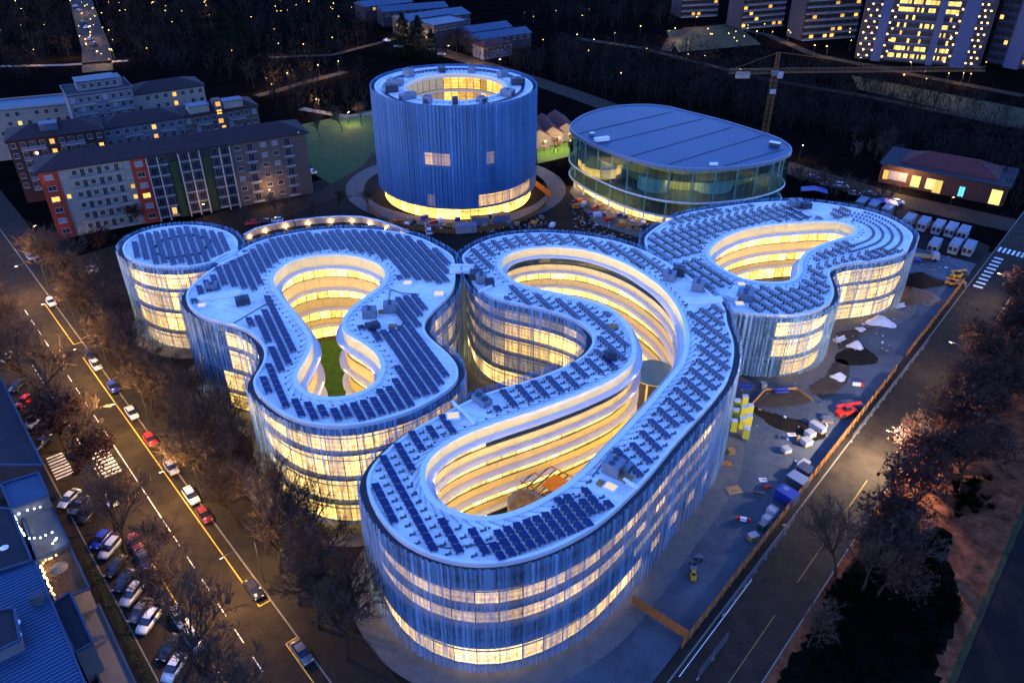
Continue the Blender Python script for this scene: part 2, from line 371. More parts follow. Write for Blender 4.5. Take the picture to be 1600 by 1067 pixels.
for nm, fr, s, t0, t1 in (('kerb', LF, 24.1, 20, 300), ('kerb', LF, 6.3, 20, 300), ('kerb', RF, -26.6, 60, 300), ('kerb', RF, -16.85, 20, 300)):
    a, b = fr(s, t0), fr(s, t1); structure(nm, MB().bar(a + Vector((0, 0, 0.06)), b + Vector((0, 0, 0.06)), 0.2, 0.14), 'kerb')
def mark(fr, s, t0, t1, w=0.14, m='paint_white', z=0.012):
    return sheet('road_marking', strip(fr, s - w / 2, s + w / 2, t0, t1), z, m)
mark(LF, 17.8, 108, 134)
for i in range(22):
    t = 74 + i * 6.0
    if not 104 < t < 132: mark(LF, 17.8, t, t + 3.0)
for (t0, t1) in ((40, 76), (84.5, 172), (179, 203)): mark(LF, 22.3, t0, t1, 0.16, 'paint_yellow')
for t in (84.5, 76, 172, 179): sheet('road_marking', strip(LF, 22.4, 24.0, t - 0.08, t + 0.08), 0.013, 'paint_yellow')
mark(LF, 13.1, 60, 110, 0.14, 'paint_yellow'); mark(LF, 13.1, 128, 176, 0.14, 'paint_white')
for (t0, t1) in ((60, 84), (92, 104), (108, 122)): mark(RF, -20.3, t0, t1, 0.14, 'paint_faded', 0.016)
mark(RF, -25.9, 66, 88, 0.12, 'paint_white', 0.016)
for i in range(8):                      # zebra crossings
    sheet('road_marking', strip(LF, 6.9 + i * 0.02, 9.9, 133.6 + i * 1.0, 134.1 + i * 1.0), 0.012, 'paint_white')
    sheet('road_marking', strip(LF, 13.6, 16.6, 128.6 + i * 1.1, 129.2 + i * 1.1), 0.012, 'paint_white')
    sheet('road_marking', strip(RF, -26.0 + i * 1.15, -25.4 + i * 1.15, 238, 241.5), 0.016, 'paint_white')
for i in range(9): sheet('road_marking', strip(RF, -25.6, -23.4, 212 + i * 2.6, 213.0 + i * 2.6), 0.018, 'paint_white')
pathway('road', [(640, 62), (696, 83), (840, 128), (905, 150), (1000, 185), (1250, 268), (1400, 312), (1600, 356), (1800, 400)], 11, -0.02, 'asphalt')
pathway('road', [(120, -20), (138, 40), (150, 75), (153, 112)], 14, -0.02, 'asphalt')
pathway('path', [(470, 170), (540, 182), (600, 175), (640, 170)], 4, -0.02, 'paving')
pathway('path', [(400, 150), (440, 140), (480, 128), (540, 112)], 5, -0.02, 'sidewalk')
pathway('path', [(1040, 80), (1050, 62), (1075, 45), (1130, 40), (1200, 55), (1270, 85), (1340, 100), (1600, 150)], 6, -0.02, 'sidewalk')
pathway('path', [(0, 104), (100, 102), (200, 95)], 4, -0.02, 'paving'); pathway('path', [(420, 90), (520, 86), (620, 60)], 4, -0.02, 'sidewalk')
pathway('path', [(900, 60), (1000, 75), (1200, 125), (1350, 150), (1600, 200)], 5, -0.02, 'sidewalk')
pathway('road', [(380, 342), (440, 330), (520, 300), (585, 262), (600, 240)], 9, -0.02, 'asphalt')
pathway('path', [(712 + 158 * math.cos(a), 296 + 52 * math.sin(a)) for a in [2 * math.pi * i / 40 for i in range(41)]], 6, -0.01, 'paving')
pxsheet('lawn', [(470, 195), (582, 172), (590, 258), (520, 290), (488, 270)], -0.03, 'park_lawn')
pxsheet('lawn', [(838, 232), (888, 222), (892, 244), (840, 256)], -0.03, 'lawn')
pxsheet('lawn', [(1040, 48), (1150, 40), (1190, 70), (1060, 82)], -0.03, 'dim_lawn')
pxsheet('lawn', [(1330, 118), (1600, 170), (1600, 200), (1340, 140)], -0.03, 'dim_lawn')
pxsheet('court_apron', [(890, 300), (900, 280), (960, 320), (1010, 345), (1000, 372), (930, 350)], -0.02, 'paving')

# ------------------------------------------------------------------ the curving campus buildings
ZM, ZR = 21.0, 20.4
def outline(pts):
    """pts: (px,py,'m') on the top of the curtain or (px,py,'r') on the roof rim"""
    base = [G(x, y, ZM if k == 'm' else ZR).xy for x, y, k in pts]
    c = ccw(base); 
    if c[0] != base[0]: pts = pts[::-1]; base = base[::-1]
    n = len(base); out = []
    for i, (x, y, k) in enumerate(pts):
        p = base[i]
        if k == 'r':
            t = (base[(i + 1) % n] - base[i - 1]).normalized(); p = p + Vector((t.y, -t.x)) * 1.3
        out.append(p)
    return out
def parse(s, k=None):
    out = []
    for w in s.split():
        if w in 'mr': k = w; continue
        x, y = w.split(','); out.append((float(x), float(y), k))
    return out
def inner_curve(s, z=ZR): return [G(x, y, z).xy for x, y, k in parse(s, 'm')]

def panes(parent, curve, z0, z1, width, pick, outward=1, name='window_pane', thick=0.06, gap=0.16, keep=None):
    """individual glazing panes along a closed plan curve; pick(centre) -> material"""
    L = sum((curve[(i + 1) % len(curve)] - curve[i]).length for i in range(len(curve)))
    n = max(6, int(round(L / width))); pts = resample(curve, n=n); rest = {}; cache = {}
    for i in range(n):
        a, b = pts[i], pts[(i + 1) % n]; d = b - a; ln = d.length; d.normalize(); nrm = Vector((d.y, -d.x)) * outward
        c = (a + b) / 2; c3 = Vector((c.x, c.y, (z0 + z1) / 2)); m_ = pick(c3, nrm, i)
        if m_ is None: continue
        w = ln - gap; h = z1 - z0
        vs = [(-w / 2, 0, 0), (w / 2, 0, 0), (w / 2, 0, h), (-w / 2, 0, h)]
        key = (round(w, 1), m_)
        if key not in cache:
            mb = MB().add([(x, 0, z) for x, _, z in vs] + [(x, thick, z) for x, _, z in vs], [(0, 1, 2, 3), (7, 6, 5, 4), (0, 4, 5, 1), (2, 6, 7, 3), (1, 5, 6, 2), (3, 7, 4, 0)])
            mb.m = [0] + [1] * 5; me = mb.mesh(name, [m_, m_ if m_ == 'clear_teal' else 'dark_frame']); uv = me.uv_layers.new(name='UVMap')
            for l in me.loops:
                v = me.vertices[l.vertex_index].co; uv.data[l.index].uv = ((v.x + w / 2) / 3.0, v.z / 4.0)
            cache[key] = me
        facing = nrm.dot(Vector((-c.x, -c.y))) > -0.15 * c.length
        if keep is not None: facing = facing and keep(c3, nrm)
        ang = math.atan2(nrm.y, nrm.x) + math.pi / 2
        if facing:
            o = link(name, cache[key], parent); o.location = (c.x, c.y, z0); o.rotation_euler[2] = ang
            o.location -= parent.location
        else:
            rest.setdefault(m_, MB()).add([Vector((c.x, c.y, z0)) + Vector((d.x * x, d.y * x, z)) * 1 - parent.location for x, _, z in (vs if outward > 0 else [(-q[0], q[1], q[2]) for q in vs])], [(0, 1, 2, 3)])
    for m_, mb in rest.items():
        o = mb.build('glazing', m_, parent); tag(o, kind='stuff')
        uv = o.data.uv_layers.new(name='UVMap')
        for l in o.data.loops:
            v = o.data.vertices[l.vertex_index].co; uv.data[l.index].uv = ((v.x + v.y) / 3.0, v.z / 4.0)

def bent_panels(parent, curve, z0, z1, width, name, m_, out=1, thick=0.08, gap=0.05):
    L = sum((curve[(i + 1) % len(curve)] - curve[i]).length for i in range(len(curve)))
    n = max(6, int(round(L / width))); K = 4; fine = resample(curve, n=n * K); nn = normals(fine); N = n * K
    for i in range(n):
        vs = []; 
        for k in range(K + 1):
            p = fine[(i * K + k) % N]; q = nn[(i * K + k) % N] * out
            if k == 0: p = p.lerp(fine[(i * K + 1) % N], gap * K / width)
            for (o_, z) in ((0, z0), (thick, z0), (thick, z1), (0, z1)): vs.append(Vector((p.x + q.x * o_, p.y + q.y * o_, z)) - parent.location)
        fs = []
        for k in range(K):
            a, b = k * 4, k * 4 + 4
            for e in range(4):
                f = (a + e, a + (e + 1) % 4, b + (e + 1) % 4, b + e); fs.append(f if out < 0 else f[::-1])
        fs += [(0, 1, 2, 3), (K * 4 + 3, K * 4 + 2, K * 4 + 1, K * 4)]
        MB().add(vs, fs).build(name, m_, parent)

def curtain(parent, curve, z0, z1, m_, amp=0.14, wl=0.85, ds=0.12):
    c = resample(curve, ds); nn = normals(c); n = len(c); rnd = random.Random(len(c)); ph = 0.0; w = wl; vs = []; off = parent.location
    tot = n * ds; us = []; offs = []
    for i in range(n):
        if i % 9 == 0: w = wl * rnd.uniform(0.75, 1.5)
        ph += 2 * math.pi * ds / w; offs.append(amp * math.sin(ph) + 0.4 * amp * math.sin(ph * 0.37 + 1))
    zs = (z0, (z0 + z1) / 2, z1)
    for i in range(n):
        for z in zs:
            a = offs[i] * (1.0 if z > z0 else 1.15); p = c[i] + nn[i] * a; vs.append(Vector((p.x, p.y, z + (0.05 * math.sin(i * 0.9) if z == z1 else 0))) - off)
    k = 3; fs = []
    for i in range(n):
        j = (i + 1) % n
        for a in range(k - 1): fs.append((i * k + a, j * k + a, j * k + a + 1, i * k + a + 1))
    o = MB().add(vs, fs).build('metal_curtain', m_, parent, smooth=True)
    uv = o.data.uv_layers.new(name='UVMap'); ll = o.data.loops; d = [0.0] * (2 * len(ll))
    for q, p in enumerate(o.data.polygons):
        i = q // (k - 1); 
        for li in p.loop_indices:
            vi = ll[li].vertex_index; ii = vi // k
            if ii == 0 and i == n - 1: ii = n
            d[2 * li] = ii * ds; d[2 * li + 1] = zs[vi % k]
    uv.data.foreach_set('uv', d)
    return o

ROW = R(-26.5)     # solar rows run this way in plan on every roof
rd = Vector((math.sin(ROW), math.cos(ROW))); rn = Vector((math.cos(ROW), -math.sin(ROW)))
_pv = {}
def pv_mesh(lw, ln):
    key = (lw, ln)
    if key not in _pv:
        mb = MB(); t = 0.10 * lw
        # tilted panel with frame edge, on four feet and two rails; local x across, y along the row
        x, y = lw / 2, ln / 2; z0, z1 = 0.34, 0.34 + t * 2
        vs = [(-x, -y, z1), (x, -y, z0), (x, y, z0), (-x, y, z1)]
        mb.add([(a, b, c + 0.045) for a, b, c in vs] + [(a, b, c) for a, b, c in vs], [(0, 1, 2, 3)], 0)
        k = len(mb.v) - 8; mb.f += [(k + 4, k + 5, k + 1, k), (k + 5, k + 6, k + 2, k + 1), (k + 6, k + 7, k + 3, k + 2), (k + 7, k + 4, k, k + 3)]; mb.m += [1] * 4
        mb.box((-x * 0.75, -y * 0.6, 0), (0.18, 0.30, z1 - 0.02), 0, 1); mb.box((-x * 0.75, y * 0.6, 0), (0.18, 0.30, z1 - 0.02), 0, 1)
        mb.box((x * 0.75, -y * 0.6, 0), (0.18, 0.30, z0 + 0.01), 0, 1); mb.box((x * 0.75, y * 0.6, 0), (0.18, 0.30, z0 + 0.01), 0, 1)
        _pv[key] = mb.mesh('solar_panel', ['pv', 'pv_frame'])
    return _pv[key]
def solar(parent, roof, rim, hole, pitch, plen, lw, keep, m_out=1.6, m_in=3.0, brackets=None, phase=0.0, limit=300, zr=ZR):
    """rows of tilted panels over the whole roof where keep(px, py, row, k) says so"""
    xs = [p.dot(rn) for p in rim]; ys = [p.dot(rd) for p in rim]; spots = []; br = []
    rimc = rim[::3]; holec = hole[::3] if hole else None
    r0 = int(math.floor(min(xs) / pitch)); r1 = int(math.ceil(max(xs) / pitch))
    for r in range(r0, r1 + 1):
        y = min(ys); k = 0
        while y < max(ys):
            y += plen; k += 1
            p = rn * (r * pitch + phase) + rd * y
            if not inside(p, rim): continue
            if holec and inside(p, hole): continue
            if cdist(p, rimc) < m_out or (holec and cdist(p, holec) < m_in): continue
            px, py = PJ((p.x, p.y, zr)); v = keep(px, py, r, k)
            if v == 1: spots.append((py, p))
            elif v == 2: br.append(p)
    spots.sort(key=lambda q: -q[0])
    me = pv_mesh(lw, plen - 0.22); rest = MB(); off = parent.location
    for i, (_, p) in enumerate(spots):
        if i < limit:
            o = link('solar_panel', me, roof); o.location = Vector((p.x, p.y, zr + 0.012)) - off; o.rotation_euler[2] = -ROW
        else:
            ca, sa = math.cos(-ROW), math.sin(-ROW)
            vs = [(p.x - off.x + v.co.x * ca - v.co.y * sa, p.y - off.y + v.co.x * sa + v.co.y * ca, zr + 0.012 + v.co.z) for v in me.vertices]
            kk = len(rest.v); rest.v += vs
            for pl in me.polygons: rest.f.append(tuple(a + kk for a in pl.vertices)); rest.m.append(pl.material_index)
    if rest.v: tag(rest.build('far_solar_panels', ['pv', 'pv_frame'], roof), kind='stuff')
    if br:
        mb = MB()
        for p in br:
            a = random.uniform(-.1, .1); q = Vector((p.x - off.x, p.y - off.y, zr + 0.01))
            mb.box(q, (0.85, 0.22, 0.16), -ROW + a); mb.box(q + Vector((rn.x * 0.3, rn.y * 0.3, 0)), (0.2, 0.3, 0.42), -ROW + a); mb.box(q - Vector((rn.x * .28, rn.y * .28, 0)), (0.2, 0.26, 0.26), -ROW + a)
        tag(mb.build('mounting_feet', 'pv_frame', roof), kind='stuff')
    return len(spots)

def fill_ring(hole, ledge, f0, sh):  # added fill glow, only along court walls that face the camera
    c = resample(hole, 2.0); nn = normals(c); mb = MB(); n = len(c)
    for i in range(n):
        j = (i + 1) % n; q = (c[i] + c[j]) / 2; m = (nn[i] + nn[j]) / 2
        if m.dot(q.normalized()) < 0.25: continue
        P = lambda k, o, z: (c[k].x + nn[k].x * o, c[k].y + nn[k].y * o, z)
        mb.add([P(i, -ledge + .14, f0 + .05), P(j, -ledge + .14, f0 + .05), P(j, -ledge + .07, f0 + .035), P(i, -ledge + .07, f0 + .035)], [(0, 1, 2, 3)])
    return sh(mb)
def campus(name, label, outer, inner, slabs, pick, court=None, fills=2, pane_w=2.5, zb=0.9, screen='screen', inner_pane_w=2.4, skip_wall=None):
    mesh_c = spline(outline(outer), 0.5, 1.8)
    base = Vector((sum(p.x for p in mesh_c) / len(mesh_c), sum(p.y for p in mesh_c) / len(mesh_c), 0))
    b = thing(name, label, 'building', base)
    rim = offset(mesh_c, -1.3); wall = offset(mesh_c, -1.55)
    hole = spline(inner, 0.5, 1.2) if inner else None
    def sh(mb): mb.v = [(v[0] - base.x, v[1] - base.y, v[2]) for v in mb.v]; return mb
    coarse = resample(rim, 1.0); hc = resample(hole, 1.0) if hole else None
    roof = sh(flat_ring(coarse, hc, ZR - 0.35, ZR)).build('roof', 'membrane', b)
    sh(ring_profile(rim, [(-0.42, ZR - 0.1), (-0.42, ZR + 0.3), (0.06, ZR + 0.3), (0.06, ZR - 0.5)])).build('roof_rim', 'coping', b)
    sh(ring_profile(rim, [(0.06, ZR - 0.6), (1.1, ZR - 0.65), (1.1, ZR - 1.0), (0.06, ZR - 0.95)])).build('gutter', 'gutter', b)
    curtain(b, mesh_c, zb, ZM, screen)
    wc = resample(wall, 1.0)
    for z in slabs:
        sh(flat_ring(offset(wc, 0.75), offset(hc, 0.1) if hc else None, z - 0.45, z)).build('floor_slab', 'slab', b)
    # outer glazing storeys with a dark backing wall behind the panes
    lv = [0.25] + sorted(slabs) + [ZR - 1.1]
    sh(ring_profile(resample(wall, 1.0), [(-0.12, 0.0), (-0.12, ZR - 0.4)], closed=False)).build('backing_wall', 'dark_frame', b)
    for k in range(len(lv) - 1):
        panes(b, wall, lv[k] + 0.02, lv[k + 1] - 0.5, pane_w, lambda c, n, i, k=k: pick(PJ(c)[0], PJ(c)[1], k, n, i))
        zt = lv[k] + (lv[k + 1] - lv[k]) * 0.62; sh(ring_profile(wc, [(0.07, zt), (0.2, zt), (0.2, zt + .12), (0.07, zt + .12)])).build('transom', 'dark_frame', b)
    if hole:
        sh(ring_profile(hole, [(-0.08, ZR - 0.3), (-0.08, ZR + 0.35), (0.75, ZR + 0.35), (0.75, ZR - 0.1)])).build('inner_rim', 'coping', b)
        sh(ring_profile(hc, [(0.7, -0.5), (0.7, ZR - 0.4)], closed=False)).build('court_backing_wall', 'dark_frame', b)
        inn = hole
        for bi, (f1, f0, g0) in enumerate(court['bands']):          # fascia top, fascia bottom (with its ledge), bottom of glass
            bent_panels(b, inn, f0, f1, 3.4, 'fascia_panel', 'cream', out=-1)
            sh(ring_profile(hole, [(0.3, f0 - 0.22), (-court['ledge'], f0 - 0.22), (-court['ledge'], f0 + 0.02), (0.3, f0 + 0.02)])).build('ledge', 'ledge', b)
            if bi < fills: (fill_ring(hole, court['ledge'], f0, sh).build('fill_strip', 'led', b), sh(ring_profile(resample(hole, 1.0), [(-court['ledge'] - .02, f0 - .2), (-court['ledge'] - .02, f0 + .24), (-court['ledge'] + .05, f0 + .24), (-court['ledge'] + .05, f0)])).build('fill_lip', 'ledge', b))  # added strip that warms the fascia, hidden behind an added lip
            if g0 is not None:
                panes(b, offset(hole, 0.35), g0 + 0.02, f0 - 0.24, inner_pane_w, lambda c, n, i, z=g0: court['pick'](PJ(c)[0], PJ(c)[1], z, n, i), outward=-1)
        # anchor blocks and lightning line round the inner rim
        mb = MB(); c = resample(offset(hole, 1.9), 1.9)
        for p in c: mb.cyl((p.x - base.x, p.y - base.y, ZR + 0.005), 0.17, 0.16, 7)
        for p, q in zip(c, resample(offset(hole, 0.7), n=len(c))): mb.bar((p.x - base.x, p.y - base.y, ZR + 0.06), (q.x - base.x, q.y - base.y, ZR + 0.06), 0.04)
        tag(mb.build('anchor_blocks', 'pv_frame', roof), kind='stuff')
    return b, roof, rim, hole, wall, mesh_c

# --- small drum at the left
drum = [(280.7 + 100.5 * math.cos(t), 383 + 36.5 * math.sin(t) - 5.5 * math.cos(t), 'm') for t in [2 * math.pi * i / 28 for i in range(28)]]
def pick_a(px, py, k, n, i):
    if px < 196: return 'dark_glass'
    return 'lit_dim' if k == 0 else 'lit'
A = campus('drum_building', 'small round building in a lit metal curtain with solar roof at far left of campus', drum, None, [4.9, 10.1, 15.3], pick_a)
def keep_a(px, py, r, k):
    # the square of cable trays leaves a thin gap
    return 1
NA = solar(A[0], A[1], A[2], None, 1.62, 1.72, 1.15, keep_a, m_out=1.5)

tp = [G(170 + x / 5.333, 330 + y / 5.333, ZR + .12) - A[0].location for x, y in [(620, 205), (720, 200), (850, 245), (770, 352), (640, 372), (500, 395), (350, 332), (440, 245)]]
for i in range(8): MB().bar(tp[i], tp[(i + 1) % 8], .3, .55).build('cable_tray', 'pv_frame', A[1])
# --- left building with the lawn court
B_OUT = parse('r 374,394 400.6,380.6 432.5,371.2 450,368 487.5,362 525,359.5 562.5,359 592.5,361 628,365.6 656,373 675,381.6 693.7,392 708.7,403 m 720,414 721,432 717,452 707,465 688,482 675,497 672,507 678,520 696,534 711,547.5 722.5,560.6 728,574 728,587 720.6,600 707.5,611 690.6,622.5 670,634 647.5,645 610,657 572.5,666 535,670.5 497.5,669.4 460,662 429.4,648.7 408.7,633.7 393.7,620.6 384.4,607.5 380.6,594 384.4,585 393.7,573.7 401,560.6 401,545.6 395.6,534.4 381,521 363.7,512 341,506 317,501 298,492 287,482 280.6,472.5 278.7,461 282.5,450 293.7,438.7 312.5,423.7 331,410.6 345,403')
B_IN = inner_curve('451,413 469,406 497,401 525,400 553,402 581,410 596,418 603,429 600,440.6 592.5,450 572,465 555,478 544,489 535,502 535,513 541,523 557.5,532.5 576,544 591,559 596,574 593,589 584,602 565,614 544,620.6 516,623 494,620 475,611 465.6,600 463,591 469,577.5 480,559 487,542 487,529 480,515.6 469,500.6 458,486 447.5,474 436,459 428,446 427,437 434,425.6')
def pick_b(px, py, k, n, i):
    if n.y > 0.25: return 'lit_dim' if (k == 1 and i % 5 == 0) else 'dark_glass'
    if px > 672: return 'lit' if i % 6 == 1 and k > 0 else ('lit_dim' if i % 3 == 0 else 'lit_faint')
    if px < 356: return 'lit' if (k in (1, 2, 3) and i % 9 == 4) else 'dark_glass'
    return 'lit_bright' if k == 0 else 'lit'
def pick_bc(px, py, z, n, i): return 'lit_court'
Bd = campus('lawn_court_building', 'curving solar-roofed building with figure-eight court and green lawn in the middle', B_OUT, B_IN, [4.9, 10.1, 15.3], pick_b,
            dict(bands=[(20.4, 18.1, 15.3), (15.25, 12.8, 10.1), (10.05, 7.9, 4.9), (4.85, 3.7, 0.05)], ledge=1.35, pick=pick_bc))
SKB = [G(350, 455, ZR).xy]
def inpoly(px, py, s): return inside((px, py), s)
B_VOID1 = [(318, 462), (352, 447), (395, 452), (413, 468), (417, 487), (372, 507), (320, 497), (300, 480)]
B_VOID2 = [(598, 440), (640, 437), (712, 447), (700, 468), (668, 500), (660, 488), (665, 478), (655, 462), (620, 462), (615, 480), (630, 505), (600, 518), (556, 512), (545, 500), (560, 478), (585, 462)]
def keep_b(px, py, r, k):
    if inpoly(px, py, B_VOID1) or inpoly(px, py, B_VOID2): return 0
    return 1
NB = solar(Bd[0], Bd[1], Bd[2], Bd[3], 1.62, 1.72, 1.15, keep_b, m_out=1.3, m_in=2.5)

# --- serpentine building in front
C_OUT = parse('r 720.6,404.4 728,395 747,383 775,372.5 812.5,367 850,365.5 887.5,367.5 925,371.6 962.5,379 1000,391 1031,406 1059,423 1087.5,442 1115.6,465 1132.5,483 m 1147,503 1155,521 1159,540 1158.5,558 1155,577 1149,594 1138,612 1119,636 1099,659 1080,680 1061,703 1024,749 1005,769 982.5,792 960,812.5 939,829 902,850 864,868 817.5,882 784,888.5 746,890 709,887 671,877 634,861 606,842 587,822 572,799 562.5,779 557,759 558,743 564,727.5 577.5,710.6 594,694 615,677 637.5,662 664,648 692,634 715,622 735,612 762,602.5 800,592 840,579 872,566 897,553 912,540 917,528 914,518 904,508 887.5,499 865,491 831,482 794,474.5 766,467 747,457 732,444 725,432 721,418')
C_IN = inner_curve('782.5,418 784,409 792,401 812.5,393 840.6,389 869,388.4 906,391.5 943.7,401 981,416 1003,429 1031,449 1050,470 1063,492.5 1069.7,515 1070.6,537 1064,566 1050,585.6 1031,608 1012.5,630.6 990,655 965.6,681 940,707 926,722 902,745 874,765.6 845.6,782.5 817.5,795.6 784,806.5 755.6,809.7 727.5,806 699,795 680,783 668,766 664,748 664.5,731 672,719 690,702 709,690 737,677 765,666.6 802.5,654 840,642 900,620 928,608 956,595 975,582 988,569 993.7,552 993,537 985,515 974,500 958,486 940,477 919,470.5 897,465.5 869,459 840.6,453 822,448.5 805,442 794,434 786,427')
def pick_c(px, py, k, n, i):
    if n.y > 0.35 and not (725 < px < 920 and py > 430): return 'dark_glass'
    if 722 < px < 922 and 425 < py < 700:         # bay that faces the lawn building
        if px > 797 and k in (2, 3): return 'lit_bright'
        if k == 0: return 'lit'
        return 'lit_dim' if (i * 5 + k) % 7 == 0 else 'lit_faint'
    if px > 985:
        if k == 3: return 'lit_dim' if px < 1085 or i % 2 else 'lit'
        if k == 2 and px < 1060: return 'lit_dim' if i % 2 else 'lit_faint'
        return 'lit_dim' if (k == 0 and i % 2) else ('lit_faint' if k in (1, 2) else 'dark_glass')
    if k in (2, 3): return 'lit_dim'
    if k == 0: return 'lit'
    return 'dark_glass'
def pick_cc(px, py, z, n, i):
    if z > 15: return 'lit_court' if (px < 770 and py > 600) or (px > 1030 and i % 2) else 'teal_glass'
    if z < 2: return 'teal_glass' if i % 3 else 'lit'
    return 'lit_court'
Cd = campus('serpentine_building', 'long looping building with solar roof and open court in the foreground', C_OUT, C_IN, [5.0, 9.0, 12.8, 16.6], pick_c,
            dict(bands=[(20.4, 18.8, 16.6), (16.55, 15.1, 12.8), (12.75, 11.4, 9.0), (8.95, 7.6, 5.0), (4.95, 3.9, 0.05)], ledge=1.25, pick=pick_cc), pane_w=3.2, zb=0.6, inner_pane_w=2.8)
C_VOIDS = [[(715, 420), (760, 425), (800, 455), (775, 470), (740, 455)], [(1030, 425), (1060, 425), (1100, 445), (1120, 478), (1085, 488), (1050, 455)], [(690, 640), (760, 610), (790, 625), (745, 660), (700, 665)], [(945, 720), (985, 730), (1005, 760), (975, 790), (925, 765), (930, 740)]]
def keep_c(px, py, r, k):
    if any(inpoly(px, py, s) for s in C_VOIDS): return 0
    if py > 780 and 770 < px < 990: return 1                       # the dense block at the front
    if py > 640 and px < 740 and False: return 1
    return 1 if r % 2 == 0 else 2
NC = solar(Cd[0], Cd[1], Cd[2], Cd[3], 1.42, 1.72, 1.1, keep_c, m_out=0.85, m_in=1.9)

# --- building at the right: one storey lower
ZM, ZR = 15.7, 15.0
D_OUT = parse('m 1003,390 r 1007,374 1021,360 1045.6,345 1074,334.7 1111,328 1149,322 1186,318 1224,316 1274,318 1311,323 1339,327.5 1367.5,334.7 1392,344 1414,357 1427,370 m 1432,379 1430,388 1420,396.5 1395.6,404.5 1367.5,409 1339,411.6 1319,415 1307.5,419 1305,426 1309,436 1313,447 1314,459 1308,472 1292,483 1266,491 1223,494.5 1176,491.5 1148,489 1128,484 1108,470 1086,452 1058,432 1030,415 1006,402')
D_IN = inner_curve(z=ZR, s='1107.5,399 1110,391 1122.5,379 1149,365.6 1186,356 1224,351.6 1283,348 1311,349 1330,354 1337.5,360 1330,368 1302,377 1270,389 1253,401 1248,413 1248,425 1241,436 1227,441.6 1199,443 1186,441.6 1158,436 1130,422 1115,410.6')
def pick_d(px, py, k, n, i):
    if n.y > 0.3: return 'dark_glass'
    if px > 1300: return 'lit'
    if px > 1212: return 'lit' if k else 'lit_bright'
    return 'dark_glass'
Dd = campus('far_court_building', 'solar-roofed building with teardrop court at right of campus', D_OUT, D_IN, [5.0, 10.0], pick_d,
            dict(bands=[(15.0, 12.8, 10.0), (9.95, 7.9, 5.0), (4.95, 3.9, 0.05)], ledge=1.35, pick=pick_bc), pane_w=2.8)
D_VOIDS = [[(1112, 452), (1150, 455), (1178, 470), (1160, 488), (1130, 478)], [(1240, 316), (1300, 322), (1300, 340), (1262, 338)]]
def keep_d(px, py, r, k):
    if any(inpoly(px, py, s) for s in D_VOIDS): return 0
    if px > 1332 and py < 392: return 0
    return (1 if k % 9 else 0) if r % 2 == 0 else (2 if k % 2 else 0)
ND = solar(Dd[0], Dd[1], Dd[2], Dd[3], 1.25, 1.72, 1.2, keep_d, m_out=1.0, m_in=2.3, zr=ZR)
mb = MB()
for j in range(7):
    c = resample(offset(Dd[3], 4.2 + 2.1 * j), 1.0)
    for i, p in enumerate(c):
        px, py = PJ((p.x, p.y, ZR))
        if px > 1330 and py < 395 and inside(p, Dd[2]) and cdist(p, Dd[2][::3]) > 1.0: mb.box(Vector((p.x, p.y, ZR + 0.01)) - Dd[0].location, (0.75, 0.45, 0.32), random.random() * .4 + math.atan2(p.y - 165, p.x - 75))
tag(mb.build('ballast_blocks', 'pv_frame', Dd[1]), kind='stuff')
ZM, ZR = 21.0, 20.4
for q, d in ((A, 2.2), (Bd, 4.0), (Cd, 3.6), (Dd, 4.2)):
    structure('spill_apron', ring_profile(resample(q[5], 1.2), [(-3.0, 0.0), (d, -0.012)], closed=False), 'spill_apron')  # lighter ring added at the wall feet to show the window spill
print('PANELS', NA, NB, NC, ND)

sheet('court_lawn', resample(offset(Bd[3], -1.6), 1.0), 0.12, 'lawn')
sheet('court_bed', resample(offset(Bd[3], -0.2), 1.0), 0.06, 'soil')
sheet('court_floor', resample(offset(Cd[3], -0.3), 1.0), 0.06, 'paving')
sheet('court_floor', resample(offset(Dd[3], -0.3), 1.0), 0.06, 'paving')

# ------------------------------------------------------------------ round tower
ZM, ZR = 34.5, 33.7
tower_out = [(708.6 + 130.7 * math.cos(t), 132.6 + 32.8 * math.sin(t), 'm') for t in [2 * math.pi * i / 32 for i in range(32)]]
tc_ = G(708.6, 132.6, ZM).xy; tr_ = (G(839.3, 132.6, ZM).xy - tc_).length
tower_in = [tc_ + Vector((tr_ * 0.60 * math.cos(t) + 0.5, tr_ * 0.60 * math.sin(t))) for t in [2 * math.pi * i / 32 for i in range(32)]]
def pick_e(px, py, k, n, i):
    if k == 0: return 'lit_bright'
    if n.y > 0.2: return 'dark_glass'
    if 668 < px < 708 and 232 < py < 252: return 'lit_bright'
    if 744 < px < 826 and k == 1 : return 'lit_bright'
    if 760 < px < 778 and 234 < py < 252: return 'lit_dim'
    if 662 < px < 676 and k == 1: return 'lit_dim'
    return 'dark_glass'
def pick_ei(px, py, z, n, i): return 'lit_amber' if px > 690 else 'cream'
Ed = campus('round_tower', 'tall round tower wrapped in blue metal curtain behind the serpentine roofs', tower_out, tower_in, [4.2, 8.4, 12.6, 16.8, 21.0, 25.2, 29.4], pick_e,
            dict(bands=[(33.7, 33.2, 29.4), (29.3, 28.8, 25.2), (25.1, 24.6, 21.0), (20.9, 20.4, 16.8)], ledge=0.35, pick=pick_ei), fills=0, pane_w=2.6, zb=4.3, screen='screen_dense')
off = Ed[0].location
mat('hvac', (0.14, 0.18, 0.24), 0.5, metal=0.3, noise=0.15, nscale=1.0)
for z in (8.4, 12.6, 16.8, 21.0, 25.2, 29.4): o = ring_profile(resample(Ed[5], 1.5), [(0.16, z), (0.22, z), (0.22, z + .07), (0.16, z + .07)]); o.v = [(v[0] - off.x, v[1] - off.y, v[2]) for v in o.v]; o.build('screen_joint', 'hvac', Ed[0])
mb = MB()
